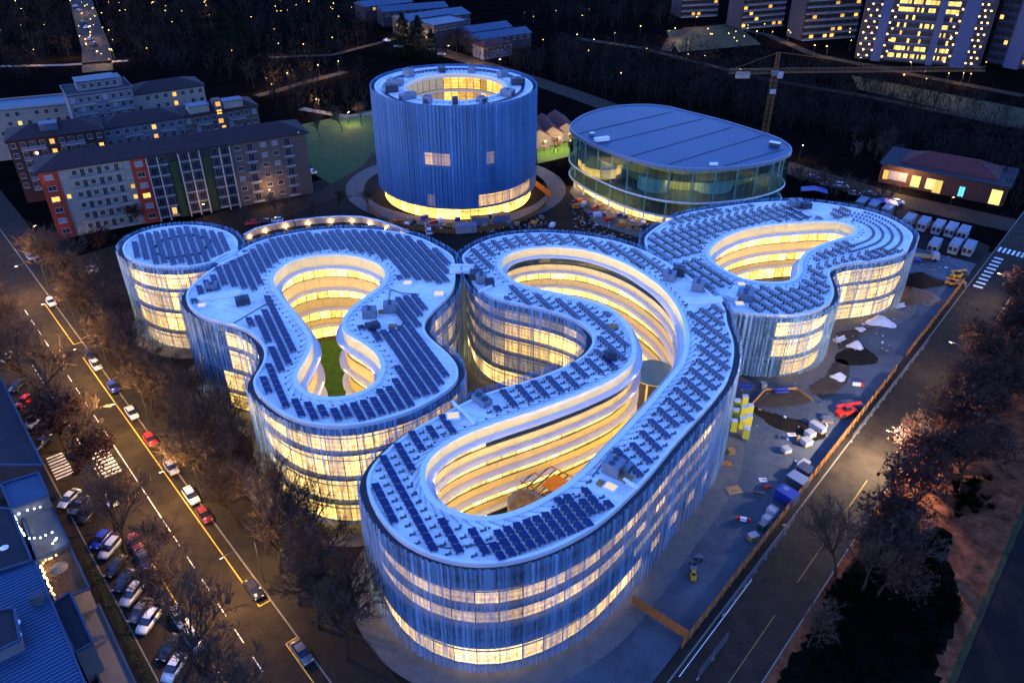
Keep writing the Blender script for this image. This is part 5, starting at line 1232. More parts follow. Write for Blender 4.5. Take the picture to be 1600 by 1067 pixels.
for (x, y, st, co, l, a) in [(48, 403, 'sedan', 'silver', 'silver car parked at the far corner of the left street', 0), (60, 408, 'hatch', 'grey', 'grey hatchback beside the silver car at the far corner', 0), (140, 426, 'suv', 'white', 'white van-like car standing on the pavement left of the drum', 1.2), (394, 351, 'hatch', 'red', 'red car behind the small drum building', 1.0), (414, 349, 'hatch', 'darkblue', 'dark blue car next to the red one behind the drum', 1.0), (432, 347, 'hatch', 'white', 'white car behind the lawn-court building', 1.0),
                             (486, 271, 'sedan', 'white', 'white car at the right end of the long apartment house', 0.3), (670, 364, 'suv', 'white', 'white car parked on the yard below the round tower', -0.5), (1437, 284, 'suv', 'white', 'white car in front of the red-roofed pavilion', -0.2)]:
    car(st, co, G(x, y), hL + a, l)
far = [(605 + i * 17, 68 + i * 3.2) for i in range(6)] + [(1270 + i * 22, 283 + i * 6.4) for i in range(7)] + [(118 + i * 6, 8 + i * 13) for i in range(6)]
for i, (x, y) in enumerate(far): car(('hatch', 'sedan', 'suv')[i % 3], ('white', 'silver', 'grey', 'black')[i % 4], G(x, y + (3 if i % 2 else -3)), R(-20) if i < 13 else R(80), 'small far-off car on the streets behind the campus', 'far-off cars behind the campus')

# ------------------------------------------------------------------ street lamps
mat('pole', (0.05, 0.05, 0.055), 0.5, metal=0.5, noise=0)
emit('lamp_lens', (1.0, 0.62, 0.22), 6.0)
emit('lamp_white', (1.0, 0.90, 0.7), 5.0)
def light(parent, z, power, col=(1.0, 0.60, 0.24), x=0.0, rad=0.15):
    d = bpy.data.lights.new('lamp_light', 'POINT'); d.energy = power; d.color = col; d.shadow_soft_size = rad
    o = bpy.data.objects.new('lamp_light', d); COL.objects.link(o); o.parent = parent; o.location = (x, 0, z); return o
_lp = {}
def lamp(p, rz, label, group, h=8.5, arm=1.6, power=0.0, lens='lamp_lens', col=(1.0, 0.60, 0.24)):
    t = thing('street_lamp', label, 'lamp', p, rz, group); k = (h, arm, lens)
    if k not in _lp:
        pm = MB(); pm.tube((0, 0, 0), (0, 0, h), 0.09, 0.05, 6); am = MB().bar((0, 0, h), (arm, 0, h + .25), 0.07)
        hm = MB().box((arm, 0, h + .18), (0.75, 0.3, 0.12)); lm = MB().box((arm, 0, h + .12), (0.5, 0.22, 0.06))
        _lp[k] = (pm.mesh('pole', 'pole'), am.mesh('arm', 'pole'), hm.mesh('lamp_head', 'pole'), lm.mesh('lens', lens))
    a, b, c, d = _lp[k]; link('pole', a, t); link('arm', b, t); hd = link('lamp_head', c, t); link('lens', d, hd)
    if power: light(t, h - 0.1, power, col, arm)
    return t
for i, t in enumerate((88, 112, 136, 160, 184, 208)):
    lamp(LF(24.8, t, 0.1), math.atan2(-nL.y, -nL.x), 'slender street lamp over the left street, ' + TENS[i] + ' from the bottom', 'lamps of the left street', 9.0, 5.0, 1500, col=(1.0, 0.58, 0.20))
lamp(G(455, 892), hL, 'low lamp glowing among the trees on the campus pavement', None, 4.5, 0.6, 120)
for i, t in enumerate((127, 165, 205)):
    lamp(RF(-16.75, t, 0.06), math.atan2(-nR.y, -nR.x), ('street lamp making the brightest pool on the right street', 'street lamp half way up the right street', 'street lamp near the hatched markings of the right street')[i], None, 8.0, 3.6, (3800, 380, 450)[i], col=(1.0, 0.78, 0.55))
for (x, y, pw, l) in [(422, 322, 160, 'bright lamp at the foot of the long apartment house'), (320, 345, 90, 'orange lamp by the entrance of the long apartment house'), (850, 243, 500, 'lamp lighting the shed nearest the round tower'), (871, 238, 500, 'lamp lighting the middle gabled shed'), (888, 231, 400, 'lamp at the shed nearest the oval hall'), (1405, 300, 700, 'lamp in the grove left of the red-roofed pavilion'), (1385, 286, 500, 'second lamp in the grove by the pavilion'), (1480, 334, 60, 'lamp in front of the red-roofed pavilion'), (1248, 250, 200, 'lamp behind the right end of the oval hall'), (60, 380, 500, 'lamp at the crossing in the far left corner'), (1440, 130, 300, 'lamp on the far park edge below the office block'), (1340, 108, 400, 'lamp at the left foot of the office block'), (700, 88, 250, 'lamp on the street behind the round tower'), (780, 110, 250, 'lamp on the street right behind the tower roof'), (900, 70, 250, 'white lamp on the small square behind the tower'), (545, 196, 600, 'lamp on the lawn left of the round tower'), (1553, 300, 60, 'lamp at the bright right end of the pavilion')]:
    lamp(G(x, y), 0.5, l, None, 5.0, 0.6, pw)
for (x, y, pw) in [(60, 98, 700), (110, 92, 600), (180, 96, 500), (132, 20, 700), (146, 60, 700), (155, 100, 600), (420, 145, 700), (455, 136, 600), (500, 122, 700), (530, 116, 500), (440, 88, 500), (560, 74, 600), (620, 58, 700), (1052, 62, 700), (1085, 44, 500), (1230, 70, 700), (1290, 92, 700), (1420, 118, 700), (1500, 135, 600), (1100, 108, 400), (960, 70, 300), (660, 74, 600), (740, 98, 600), (500, 178, 600), (240, 20, 400), (330, 40, 400), (40, 30, 500)]:
    lamp(G(x, y), rt.uniform(0, 6), 'far lamp making a warm pool on a path in the background', 'far lamps with warm pools', 6.0, 0.8, pw)
_pl = None
def small_lamp(p, label, group, s=1.0):
    global _pl
    if _pl is None: _pl = (MB().tube((0, 0, 0), (0, 0, 4.2), 0.07, 0.05, 5).mesh('pole', 'pole'), MB().ico((0, 0, 4.4), 0.19).mesh('globe', 'lamp_gold'))
    t = thing('park_lamp', label, 'lamp', p, 0, group); link('pole', _pl[0], t); link('globe', _pl[1], t); t.scale = (s,) * 3; return t
rl = random.Random(21)
pts = [(rl.uniform(0, 1050), rl.uniform(2, 150)) for _ in range(56)] + [(rl.uniform(1060, 1600), rl.uniform(60, 150)) for _ in range(34)] + [(112 + rl.uniform(-8, 40) + i * 1.6, 3 + i * 4.2) for i in range(24)] + [(rl.uniform(150, 600), rl.uniform(0, 30)) for _ in range(26)] + [(rl.uniform(1100, 1340), rl.uniform(45, 75)) for _ in range(16)]
for (x, y) in pts:
    if 575 < x < 845 and y > 92: continue
    if x < 400 and y > 118: continue
    if 1330 < x < 1545 and y < 100: continue
    if 850 < x < 1330 and y > 88 and rl.random() < .7: continue
    small_lamp(G(x, y), 'tiny warm park lamp in the dark background', 'park lamps in the background', rl.uniform(0.8, 1.3))
# low lights along the curved garden wall and under the terrace strings

# ------------------------------------------------------------------ building site and small things
mat('hoarding', (0.20, 0.075, 0.018), 0.8, noise=0.25, nscale=1.2)
mat('insulation', (0.62, 0.56, 0.05), 0.7, noise=0.12, nscale=1.5)
mat('tarp_white', (0.50, 0.52, 0.56), 0.6, noise=0.15, nscale=1.0)
mat('steel_blue', (0.012, 0.03, 0.22), 0.45, noise=0.2, nscale=1.0)
mat('steel_grey', (0.10, 0.11, 0.13), 0.5, metal=0.3, noise=0.2, nscale=1.0)
mat('steel_green', (0.01, 0.07, 0.05), 0.5, noise=0.2)
mat('cabin_white', (0.22, 0.23, 0.26), 0.6, noise=0.1, nscale=0.6)
mat('digger_yellow', (0.50, 0.26, 0.01), 0.5, noise=0.15)
mat('crane_yellow', (0.085, 0.04, 0.007), 0.55, noise=0.15)
mat('orange_sheet', (0.50, 0.16, 0.012), 0.6, noise=0.15)
mat('rubble', (0.14, 0.10, 0.07), 0.95, noise=0.45, nscale=1.2, bump=0.6)
mat('sand', (0.10, 0.06, 0.035), 0.95, noise=0.35, nscale=0.6, bump=0.6)
mat('concrete', (0.20, 0.19, 0.175), 0.8, noise=0.2, nscale=0.6)
# plywood hoarding along the right street, one panel after the other
HB = thing('hoarding', 'orange plywood hoarding between the site yard and the right street', 'fence', RF(-27.9, 70))
pm = MB().box((0, 0, 0.05), (2.36, 0.06, 1.95)).mesh('panel', 'hoarding'); po = MB().box((0, 0, 0), (0.1, 0.16, 2.1)).mesh('post', 'plywood')
for i in range(58):
    t = 71.2 + i * 2.42
    if 160 < t < 166: continue
    o = link('panel', pm, HB); o.location = RF(-27.9, t) - HB.location; o.rotation_euler[2] = hR + rl.uniform(-.04, .04)
    o = link('post', po, HB); o.location = RF(-27.8, t + 1.21) - HB.location; o.rotation_euler[2] = hR
for (a, b, l) in [((1075, 1000), (975, 935), 'short orange hoarding at the foot of the serpentine front'), ((835, 290), (862, 310), 'brown hoarding at the right foot of the round tower')]:
    p, q = G(*a), G(*b); d = q - p; n = int(d.length / 2.4); t = thing('hoarding', l, 'fence', p, math.atan2(d.y, d.x))
    for i in range(n): o = link('panel', pm, t); o.location = (1.2 + i * 2.42, 0, 0)
tf = thing('hoarding', 'curved brown hoarding round the front of the round tower', 'fence', (tc_.x, tc_.y, 0))
for i in range(46):
    a = R(197) + R(146) * i / 45; o = link('panel', pm, tf); o.location = (math.cos(a) * (tr_ + 4.2), math.sin(a) * (tr_ + 4.2), -0.7); o.rotation_euler[2] = a + math.pi / 2
def mesh_fence(label, a, b, h=2.0):
    p, q = G(*a), G(*b); d = q - p; n = max(1, int(d.length / 3.4)); t = thing('wire_fence', label, 'fence', p, math.atan2(d.y, d.x)); w = d.length / n
    mb = MB()
    for z in (0.15, 1.1, h): mb.bar((0.05, 0, z), (w - 0.05, 0, z), 0.05)
    for k in range(2): mb.bar((0.06 + k * (w - 0.12), 0, 0.1), (0.06 + k * (w - 0.12), 0, h), 0.06)
    for k in range(1, 12): mb.bar((w * k / 12, 0, 0.15), (w * k / 12, 0, h), 0.018)
    me = mb.mesh('fence_panel', 'steel_grey'); fm = MB().box((0, 0, 0), (0.6, 0.25, 0.14)).mesh('foot', 'concrete')
    for i in range(n): o = link('fence_panel', me, t); o.location = (i * w, 0, 0); o = link('foot', fm, t); o.location = (i * w, 0, 0)
mesh_fence('wire fence along the pavement in front of the hoarding, lower part', (1130, 960), (1240, 815)); mesh_fence('wire fence along the upper part of the right street', (1330, 690), (1450, 535))
mesh_fence('wire fence corner at the bottom of the right street', (1090, 1060), (1136, 1000)); mesh_fence('wire fence below the oval hall', (905, 325), (975, 352))
def boxthing(name, label, cat, px, py, d, rz, m_, top=None, group=None, z=0.0, parts=()):
    t = thing(name, label, cat, G(px, py) + Vector((0, 0, z)), R(rz), group); w, l, h = d
    MB().box((0, 0, 0), (w, l, h)).build('body', m_, t)
    if top: MB().box((0, 0, h), (w * 1.03, l * 1.03, 0.08)).build('lid', top, t)
    for (nm, c, dd, mm) in parts: MB().box(c, dd).build(nm, mm, t)
    return t
# yellow insulation packs by the serpentine wall
for i, (x, y) in enumerate([(1150, 640), (1162, 634), (1148, 655), (1160, 650), (1170, 648), (1145, 672), (1158, 668), (1168, 664), (1164, 684)]):
    t = thing('insulation_pack', 'tall yellow insulation pack stacked against the serpentine wall', 'pack', G(x, y), R(-8) + rl.uniform(-.08, .08), 'yellow insulation packs')
    for k in range(2): MB().box((0, 0, k * 1.22), (1.15, 1.15, 1.2)).build('bale', 'insulation', t)
    MB().box((0, 0, 2.43), (1.18, 1.18, 0.03)).build('wrap', 'tarp_white', t)
# containers, skips and crates along the hoarding
SZ = 90 - 40.2
boxthing('container', 'dark blue steel container against the hoarding', 'container', 1228, 782, (2.4, 3.4, 2.2), 40, 'steel_blue', None, parts=(('door_rail', (0, -1.72, 0.2), (2.0, 0.06, 1.8), 'steel_grey'), ('hatch', (0.3, 0.6, 2.2), (0.9, 0.9, 0.06), 'hvac')))
boxthing('container', 'grey container above the dark blue one at the hoarding', 'container', 1244, 758, (2.4, 3.2, 1.9), 40, 'steel_grey', 'hvac'); boxthing('container', 'second grey container farther up the hoarding', 'container', 1257, 741, (2.2, 2.6, 1.6), 40, 'steel_grey', 'hvac_dark')
boxthing('material_box', 'white box pair against the hoarding below the containers', 'box', 1206, 803, (1.4, 1.6, 1.3), 40, 'tarp_white', 'cabin_white'); boxthing('material_box', 'white box next to the green bin at the hoarding', 'box', 1197, 815, (1.3, 1.3, 1.1), 40, 'tarp_white', 'cabin_white')
boxthing('waste_bin', 'green waste bin at the hoarding', 'bin', 1190, 826, (1.1, 1.1, 1.2), 40, 'steel_green', 'steel_grey', parts=(('handle', (0, -0.6, 0.9), (0.8, 0.08, 0.06), 'rail'),))
boxthing('material_box', 'cream material box beside the wire fence corner', 'box', 1176, 842, (1.6, 1.2, 1.0), 20, 'plywood', 'cabin_white')
t = boxthing('road_barrier', 'red and white plastic barrier lying on the yard', 'barrier', 1161, 813, (1.0, 0.45, 0.7), -15, 'white_metal'); 
for s in (-1, 1): MB().box((s * 0.82, 0, 0), (0.6, 0.47, 0.72)).build('red_end', 'red_paint', t)
t = boxthing('road_barrier', 'red and white barrier at the upper yard edge', 'barrier', 1338, 602, (1.6, 0.45, 0.7), -10, 'white_metal'); MB().box((1.1, 0, 0), (0.6, 0.47, 0.72)).build('red_end', 'red_paint', t)
for (x, y, d, rz, m_, l) in [(1277, 670, (1.4, 3.0, 1.0), 35, 'tarp_white', 'long white pallet load on the yard near the red machine'), (1265, 680, (1.6, 1.6, 0.9), 30, 'tarp_white', 'white square pallet load beside the long one'), (1259, 693, (1.7, 1.7, 1.0), 25, 'tarp_white', 'lower white pallet load on the dark patch'), (1228, 705, (1.4, 1.4, 0.8), 20, 'tarp_white', 'lone white pallet load on the open yard'), (1292, 657, (2.0, 1.4, 0.8), -10, 'steel_grey', 'grey machine part left of the red machine'), (1142, 707, (1.2, 1.2, 0.8), 10, 'plywood', 'small wooden crate by the serpentine wall'), (1246, 690, (0.5, 0.5, 1.4), 0, 'plywood', 'upright wooden post stack on the yard'),
                             (1255, 727, (2.4, 1.4, 0.6), 40, 'tarp_white', 'heap of white plastic sheets at the top of the containers'), (1185, 772, (2.0, 0.8, 0.6), -20, 'hvac_dark', 'dark low machine on the middle of the yard'), (1198, 762, (1.4, 0.8, 0.5), 25, 'red_paint', 'small red box beside the dark low machine')]:
    t = boxthing('material_load', l, 'material', x, y, d, rz, m_, 'cabin_white' if m_ == 'tarp_white' else None); MB().box((0, 0, -0.0), (d[0] * 1.1, d[1] * 1.1, 0.12)).build('pallet', 'plywood', t)
for (x, y, d, rz, m_, l) in [(1147, 766, (2.6, 2.0), 15, 'plywood', 'plywood sheet lying on the yard'), (1132, 724, (2.4, 1.3), -10, 'orange_sheet', 'orange board lying by the serpentine wall'), (1192, 750, (1.4, 1.1), 0, 'tarp_white', 'round white sheet lying on the yard'), (1237, 679, (1.6, 1.0), 0, 'tarp_white', 'flat white board on the dark yard patch'), (1225, 822, (1.6, 1.2), 40, 'plywood', 'plywood board on the pavement by the hoarding')]:
    t = thing('board', l, 'board', G(x, y) + Vector((0, 0, .02)), R(rz)); MB().box((0, 0, 0), (d[0], d[1], 0.06)).build('sheet', m_, t); MB().box((0.2, 0.1, 0.065), (d[0] * .4, d[1] * .3, 0.05)).build('offcut', 'plywood', t)
def machine(name, label, px, py, rz, m_, s=1.0, boom=True):
    t = thing(name, label, 'machine', G(px, py), R(rz)); t.scale = (s,) * 3
    loft([(-2.2, .5, 1.1, .8, .7), (-1.8, .45, 1.3, .9, .8), (0.2, .45, 1.3, .9, .8), (1.9, .45, 1.0, .85, .7), (2.2, .5, .8, .7, .6)]).build('chassis', m_, t)
    loft([(-.9, 1.3, 1.35, .5, .45), (-.7, 1.3, 2.1, .5, .42), (.3, 1.3, 2.15, .5, .42), (.7, 1.3, 1.35, .5, .45)]).build('cab', 'car_glass', t); MB().box((-.2, 0, 2.16), (1.1, .95, .08)).build('cab_roof', m_, t)
    if boom: MB().bar((-2.1, .72, 2.1), (3.6, .72, 1.5), .42, .42).build('boom', m_, t); MB().box((3.7, .4, .3), (.7, 1.9, 1.0)).build('bucket', 'steel_grey', t)
    else: MB().box((1.3, 0, 1.05), (1.5, 1.3, .8), 0, 0, 1.35).build('skip', 'steel_grey', t)
    wm = MB(); n = 12; wm.add([(0.55 * math.cos(6.283 * i / n), q * .2, 0.55 * math.sin(6.283 * i / n)) for q in (-1, 1) for i in range(n)], [(i, (i + 1) % n, n + (i + 1) % n, n + i) for i in range(n)] + [tuple(range(n - 1, -1, -1)), tuple(range(n, 2 * n))]); me = wm.mesh('wheel', 'tyre')
    for x in (-1.4, 1.4):
        for y in (-.85, .85): o = link('wheel', me, t); o.location = (x, y, .55)
    return t
machine('telehandler', 'red telehandler standing on the yard near the hoarding', 1322, 648, 20, 'red_paint', 1.05)
machine('mini_dumper', 'small yellow dumper at the dark lower end of the yard', 1083, 900, 80, 'digger_yellow', 0.55, False); machine('mini_dumper', 'small grey dumper just above the yellow one', 1087, 877, 30, 'steel_grey', 0.5, False)
machine('excavator', 'orange excavator beside the gravel heaps at the far end of the hoarding', 1495, 434, 20, 'digger_yellow', 0.9); machine('excavator', 'second orange machine next to the excavator', 1487, 446, -20, 'orange_sheet', 0.8)
t = thing('flatbed_truck', 'white flatbed truck parked beside the site cabins', 'truck', G(1444, 405), R(-12)); loft([(1.6, .5, 2.0, 1.0, .9), (1.7, .45, 2.3, 1.05, .95), (3.2, .45, 2.2, 1.05, .95), (3.5, .5, 1.4, 1.0, .9)]).build('cab', 'cabin_white', t); MB().box((-1.2, 0, .8), (5.4, 2.1, .35)).build('flatbed', 'plywood', t); MB().box((3.3, 0, 1.35), (.3, 1.8, .7)).build('windscreen', 'car_glass', t)
for x in (-2.8, -1.8, 2.4):
    for y in (-.9, .9): MB().cyl((x, y, 0.02), .45, .75, 10).build('wheel', 'tyre', t)
# site cabins
CB = [(1418, 352, 'cabin_white', 'white site cabin first in the row behind the teardrop-court roof'), (1441, 357, 'cabin_white', 'second white site cabin in the row'), (1464, 362, 'cabin_white', 'third white site cabin in the row'), (1484, 366, 'cabin_white', 'fourth white site cabin in the row'), (1503, 371, 'cabin_white', 'last white site cabin of the row by the street'),
      (1490, 392, 'cabin_white', 'long white site cabin with ribbed roof in front of the row'), (1512, 395, 'cabin_white', 'white site cabin with ribbed roof nearest the street'), (1458, 391, 'cabin_white', 'small white cabin with two windows near the flatbed truck'), (1385, 336, 'steel_grey', 'grey container left of the site cabins'), (1364, 330, 'steel_grey', 'grey container behind the teardrop-court rim'), (1345, 325, 'steel_grey', 'grey site box under the far edge near the blue tarpaulins')]
for i, (x, y, m_, l) in enumerate(CB):
    t = thing('site_cabin', l, 'cabin', G(x, y), R(-38)); MB().box((0, 0, .2), (2.4, 5.6, 2.5)).build('body', m_, t); MB().box((0, 0, 2.7), (2.5, 5.7, .12)).build('roof', 'hvac', t)
    for k in range(4): MB().box((0, -2 + k * 1.35, 2.82), (2.4, .12, .05)).build('roof_rib', 'cabin_white', t)
    if m_ == 'cabin_white':
        for xx in (-.6, .6): window(t, xx, -2.8, 1.2, .7, .9, 'dark_glass', 'dark_frame')
    MB().box((0, 0, 0), (2.0, 5.2, .2)).build('skid', 'steel_grey', t)
for (x, y, l) in [(1270, 308, 'blue tarpaulin roof behind the oval hall'), (1378, 327, 'small blue tarpaulin by the grey containers')]:
    t = thing('tarpaulin', l, 'tarpaulin', G(x, y), R(-15)); MB().add([(-4, -2, 2.3), (4, -2, 2.3), (4, 2, 2.3), (-4, 2, 2.3), (0, -2, 3), (0, 2, 3)], [(0, 4, 5, 3), (4, 1, 2, 5)]).build('sheet', 'steel_blue', t)
    for sx in (-3.9, 3.9):
        for sy in (-1.9, 1.9): MB().tube((sx, sy, 0), (sx, sy, 2.3), .05, .05, 5).build('pole', 'pole', t)
def heap(name, label, px, py, r, h, m_, seed, cat='heap'):
    rr = random.Random(seed); mb = MB(); n = 22; k = 7; vs = []
    for j in range(k):
        f = j / (k - 1)
        for i in range(n):
            a = 6.283 * i / n; q = r * (1 - f) ** 0.85 * (1 + 0.22 * math.sin(a * 3 + seed) + rr.uniform(-.1, .1)); vs.append((q * math.cos(a), q * math.sin(a) * .8, h * f * (1 + rr.uniform(-.08, .08))))
    fs = [(j * n + i, j * n + (i + 1) % n, (j + 1) * n + (i + 1) % n, (j + 1) * n + i) for j in range(k - 1) for i in range(n)]
    o = mb.add(vs, fs).build(name, m_, None, True); o.location = G(px, py) - Vector((0, 0, .05)); return tag(o, label, cat)
heap('sand_heap', 'brown sand heap beside the teardrop-court building', 1420, 462, 5.5, 2.4, 'sand', 1); heap('gravel_heap', 'dark gravel heap behind the brown sand heap', 1437, 440, 5.0, 2.6, 'mud', 2); heap('gravel_heap', 'low pale gravel heap nearest the right street', 1460, 470, 3.5, 0.9, 'rubble', 3)
heap('tarp_heap', 'large white tarpaulin-covered heap below the right building', 1376, 503, 3.2, 1.6, 'tarp_white', 4); heap('tarp_heap', 'white sheeted heap on the dark planting bed', 1337, 541, 1.8, 1.6, 'tarp_white', 5); heap('tarp_heap', 'white sheeted heap inside the leaf-shaped bed', 1311, 590, 1.6, 1.4, 'tarp_white', 6); heap('tarp_heap', 'small white sheets on the soil near the right facade', 1345, 515, 1.2, .7, 'tarp_white', 7)
for (x, y, rz, l) in [(1311, 532, 30, 'white barrel-like roll on the soil'), (1220, 612, 5, 'dark blue pipe bundle beside the wooden planter'), (1163, 606, -5, 'dark tarpaulined load at the gap between the buildings'), (1404, 480, 20, 'white bag load at the corner of the right facade')]:
    t = thing('pipe_roll', l, 'roll', G(x, y), R(rz)); m_ = 'tarp_white' if 'white' in l else 'steel_blue'
    for k in range(3): MB().tube((-1.4, k * .45 - .45, .3), (1.4, k * .45 - .45, .3), .26, .26, 10).build('pipe', m_, t)
    MB().tube((-1.4, 0, .75), (1.4, 0, .75), .26, .26, 10).build('pipe', m_, t)
# dark digging patches, leaf bed and planter
blobsheet('trench', [(1170, 632), (1192, 640), (1225, 650), (1290, 672), (1275, 690), (1262, 684), (1220, 672), (1210, 668), (1180, 646)], -0.005, 'mud')
blobsheet('planting_bed', [(1262, 606), (1286, 590), (1300, 570), (1310, 560), (1325, 566), (1328, 585), (1316, 605), (1288, 622)], 0.0, 'soil')
blobsheet('planting_bed', [(1305, 556), (1320, 545), (1345, 540), (1372, 560), (1360, 570), (1312, 568)], 0.0, 'mud'); blobsheet('planting_bed', [(1305, 510), (1340, 498), (1400, 488), (1425, 478), (1400, 500), (1350, 520), (1315, 545), (1298, 540)], -0.01, 'soil')
t = thing('planter', 'unfinished triangular planter edged with boards on the yard', 'planter', G(1225, 622))
for a, b in [((1175, 632), (1195, 610)), ((1195, 610), (1245, 608)), ((1245, 608), (1270, 627))]: MB().bar(G(*a) + Vector((0, 0, .25)) - t.location, G(*b) + Vector((0, 0, .25)) - t.location, .15, .5).build('board', 'plywood', t)
blobsheet('planting_bed', [(1177, 632), (1196, 612), (1244, 610), (1268, 627), (1225, 636)], 0.02, 'soil')
for (x, y, c) in [(1192, 606, 'win_teal')]: boxthing('water_tank', 'pale turquoise water tank near the gap between the buildings', 'tank', x, y, (1.1, 1.1, 1.2), 10, 'shutter', 'cabin_white')
# clutter on the yard behind, between campus and tower
cl = [(585 + i * 13.2 + rl.uniform(-4, 4), 343 + rl.uniform(-6, 14)) for i in range(22)] + [(895 + i * 5.5, 318 + i * 1.9 + rl.uniform(-8, 10)) for i in range(22)] + [(1385 + rl.uniform(0, 60), 395 + rl.uniform(-8, 20)) for _ in range(6)]
cm = [('tarp_white', 'white'), ('steel_grey', 'grey'), ('red_paint', 'red'), ('orange_sheet', 'orange'), ('steel_blue', 'blue'), ('hvac_dark', 'dark'), ('plywood', 'wooden')]
for i, (x, y) in enumerate(cl):
    m_, n_ = cm[(i * 5 + i // 3) % 7]
    if inside(G(x, y).xy, [p for p in Dd[5]]) or inside(G(x, y).xy, Cd[5]) or inside(G(x, y).xy, Bd[5]): continue
    t = boxthing('material_crate', n_ + ' load on the cluttered yard before tower and oval hall', 'crate', x, y, (rl.uniform(1, 2.6), rl.uniform(.9, 1.8), rl.uniform(.5, 1.4)), rl.uniform(0, 90), m_, None, n_ + ' loads on the back yard'); MB().box((0, 0, 0.0), (.9, 2.0, .12)).build('pallet', 'plywood', t)
boxthing('container', 'long white container on the yard right below the round tower', 'container', 728, 362, (6.0, 2.4, 2.2), 10, 'cabin_white', 'hvac', parts=(('door', (2.0, -1.22, .1), (1.0, .05, 1.9), 'shutter'),)); boxthing('container', 'grey container behind the long white one', 'container', 750, 350, (5.0, 2.4, 2.2), 10, 'hvac', 'hvac_dark', parts=(('door', (1.5, -1.22, .1), (1.0, .05, 1.9), 'shutter'),)); boxthing('container', 'second grey container toward the oval hall', 'container', 783, 346, (5.0, 2.4, 2.2), 12, 'hvac', 'hvac_dark', parts=(('door', (1.5, -1.22, .1), (1.0, .05, 1.9), 'shutter'),))
mb = MB(); rr = random.Random(77)
for (px0, py0, px1, py1, n) in [(590, 340, 860, 366, 260), (895, 320, 1010, 372, 260), (1150, 600, 1300, 700, 25), (1243, 722, 1266, 745, 60), (1385, 395, 1500, 440, 60), (1300, 490, 1400, 550, 40)]:
    for _ in range(n):
        p = G(rr.uniform(px0, px1), rr.uniform(py0, py1)); 
        if inside(p.xy, Dd[5]) or inside(p.xy, Cd[5]) or inside(p.xy, Bd[5]): continue
        mb.box(p, (rr.uniform(.15, .9), rr.uniform(.1, .5), rr.uniform(.05, .35)), rr.uniform(0, 3.1), rr.choice((0, 1, 1, 2, 2, 3, 3, 4)) if py0 < 400 else rr.choice((0, 1, 2, 3)))
tag(mb.build('site_debris', ['tarp_white', 'steel_grey', 'plywood', 'hvac', 'red_paint']), kind='stuff')
# curved garden wall with ground lights behind the lawn-court building
gw = thing('garden_wall', 'curved low white wall with ground lights behind the lawn-court building', 'wall', G(500, 348))
gp = [G(x, y) - gw.location for x, y in [(383, 376), (402, 366), (430, 359), (465, 353), (500, 349), (535, 347), (565, 348), (590, 353), (615, 361), (640, 372)]]
for a, b in zip(gp[:-1], gp[1:]):
    MB().bar(a + Vector((0, 0, .9)), b + Vector((0, 0, .9)), .35, 1.8).build('wall_segment', 'concrete', gw)
    MB().bar(a + Vector((0, 0, 1.86)), b + Vector((0, 0, 1.86)), .8, .12).build('coping', 'coping', gw)
    m_ = (a + b) / 2 - Vector((-.1, .6, -.3)); MB().ico(m_, .16).build('ground_light', 'lamp_lens', gw); l_ = light(gw, .5, 30, (1, .62, .25)); l_.location = m_ + Vector((0, -.2, .2))
# canopy disc and works in the serpentine court
t = thing('glass_canopy', 'round blue glass canopy on a white post inside the serpentine court', 'canopy', G(1022, 582, 8.5) * 1.0); t.location.z = 0; c_ = MB()
mat('canopy_glass', (0.02, 0.10, 0.26), 0.45, spec=0.3, noise=0.15); MB().cyl((0, 0, 8.4), 4.3, .22, 32).build('disc', 'canopy_glass', t); MB().cyl((0, 0, 8.32), 4.4, .1, 32, 4.4).build('rim', 'coping', t); MB().tube((-1.6, -2.6, 0), (-1.6, -2.6, 8.3), .22, .22, 10).build('post', 'white_metal', t); MB().tube((1.6, 2.2, 0), (1.6, 2.2, 8.3), .22, .22, 10).build('post', 'white_metal', t)
t = thing('formwork', 'orange formwork deck over steel beams in the serpentine court', 'formwork', G(880, 764, 7.5), R(-38)); 
for i in range(11): MB().box((-6 + i * 1.2, 0, 0), (.18, 6.5, .25)).build('beam', 'steel_grey', t)
MB().box((-1.5, 0, .3), (3.2, 3.6, .12)).build('sheet', 'orange_sheet', t)
for i in range(3): MB().box((0, -3 + i * 3, .27), (13, .14, .12)).build('rail', 'orange_sheet', t)
for i in range(4): MB().box((-5 + i * 3.2, -3, -7.5), (.2, .2, 7.5)).build('prop', 'steel_grey', t)
h_ = heap('rubble_heap', 'pinkish rubble heap at the end of the orange formwork', 822, 775, 2.6, 1.8, 'rubble', 9); h_.location = G(822, 784, 7.4); MB().cyl((0, 0, -7.3), 3.0, 7.3, 16).build('plinth', 'concrete', h_)
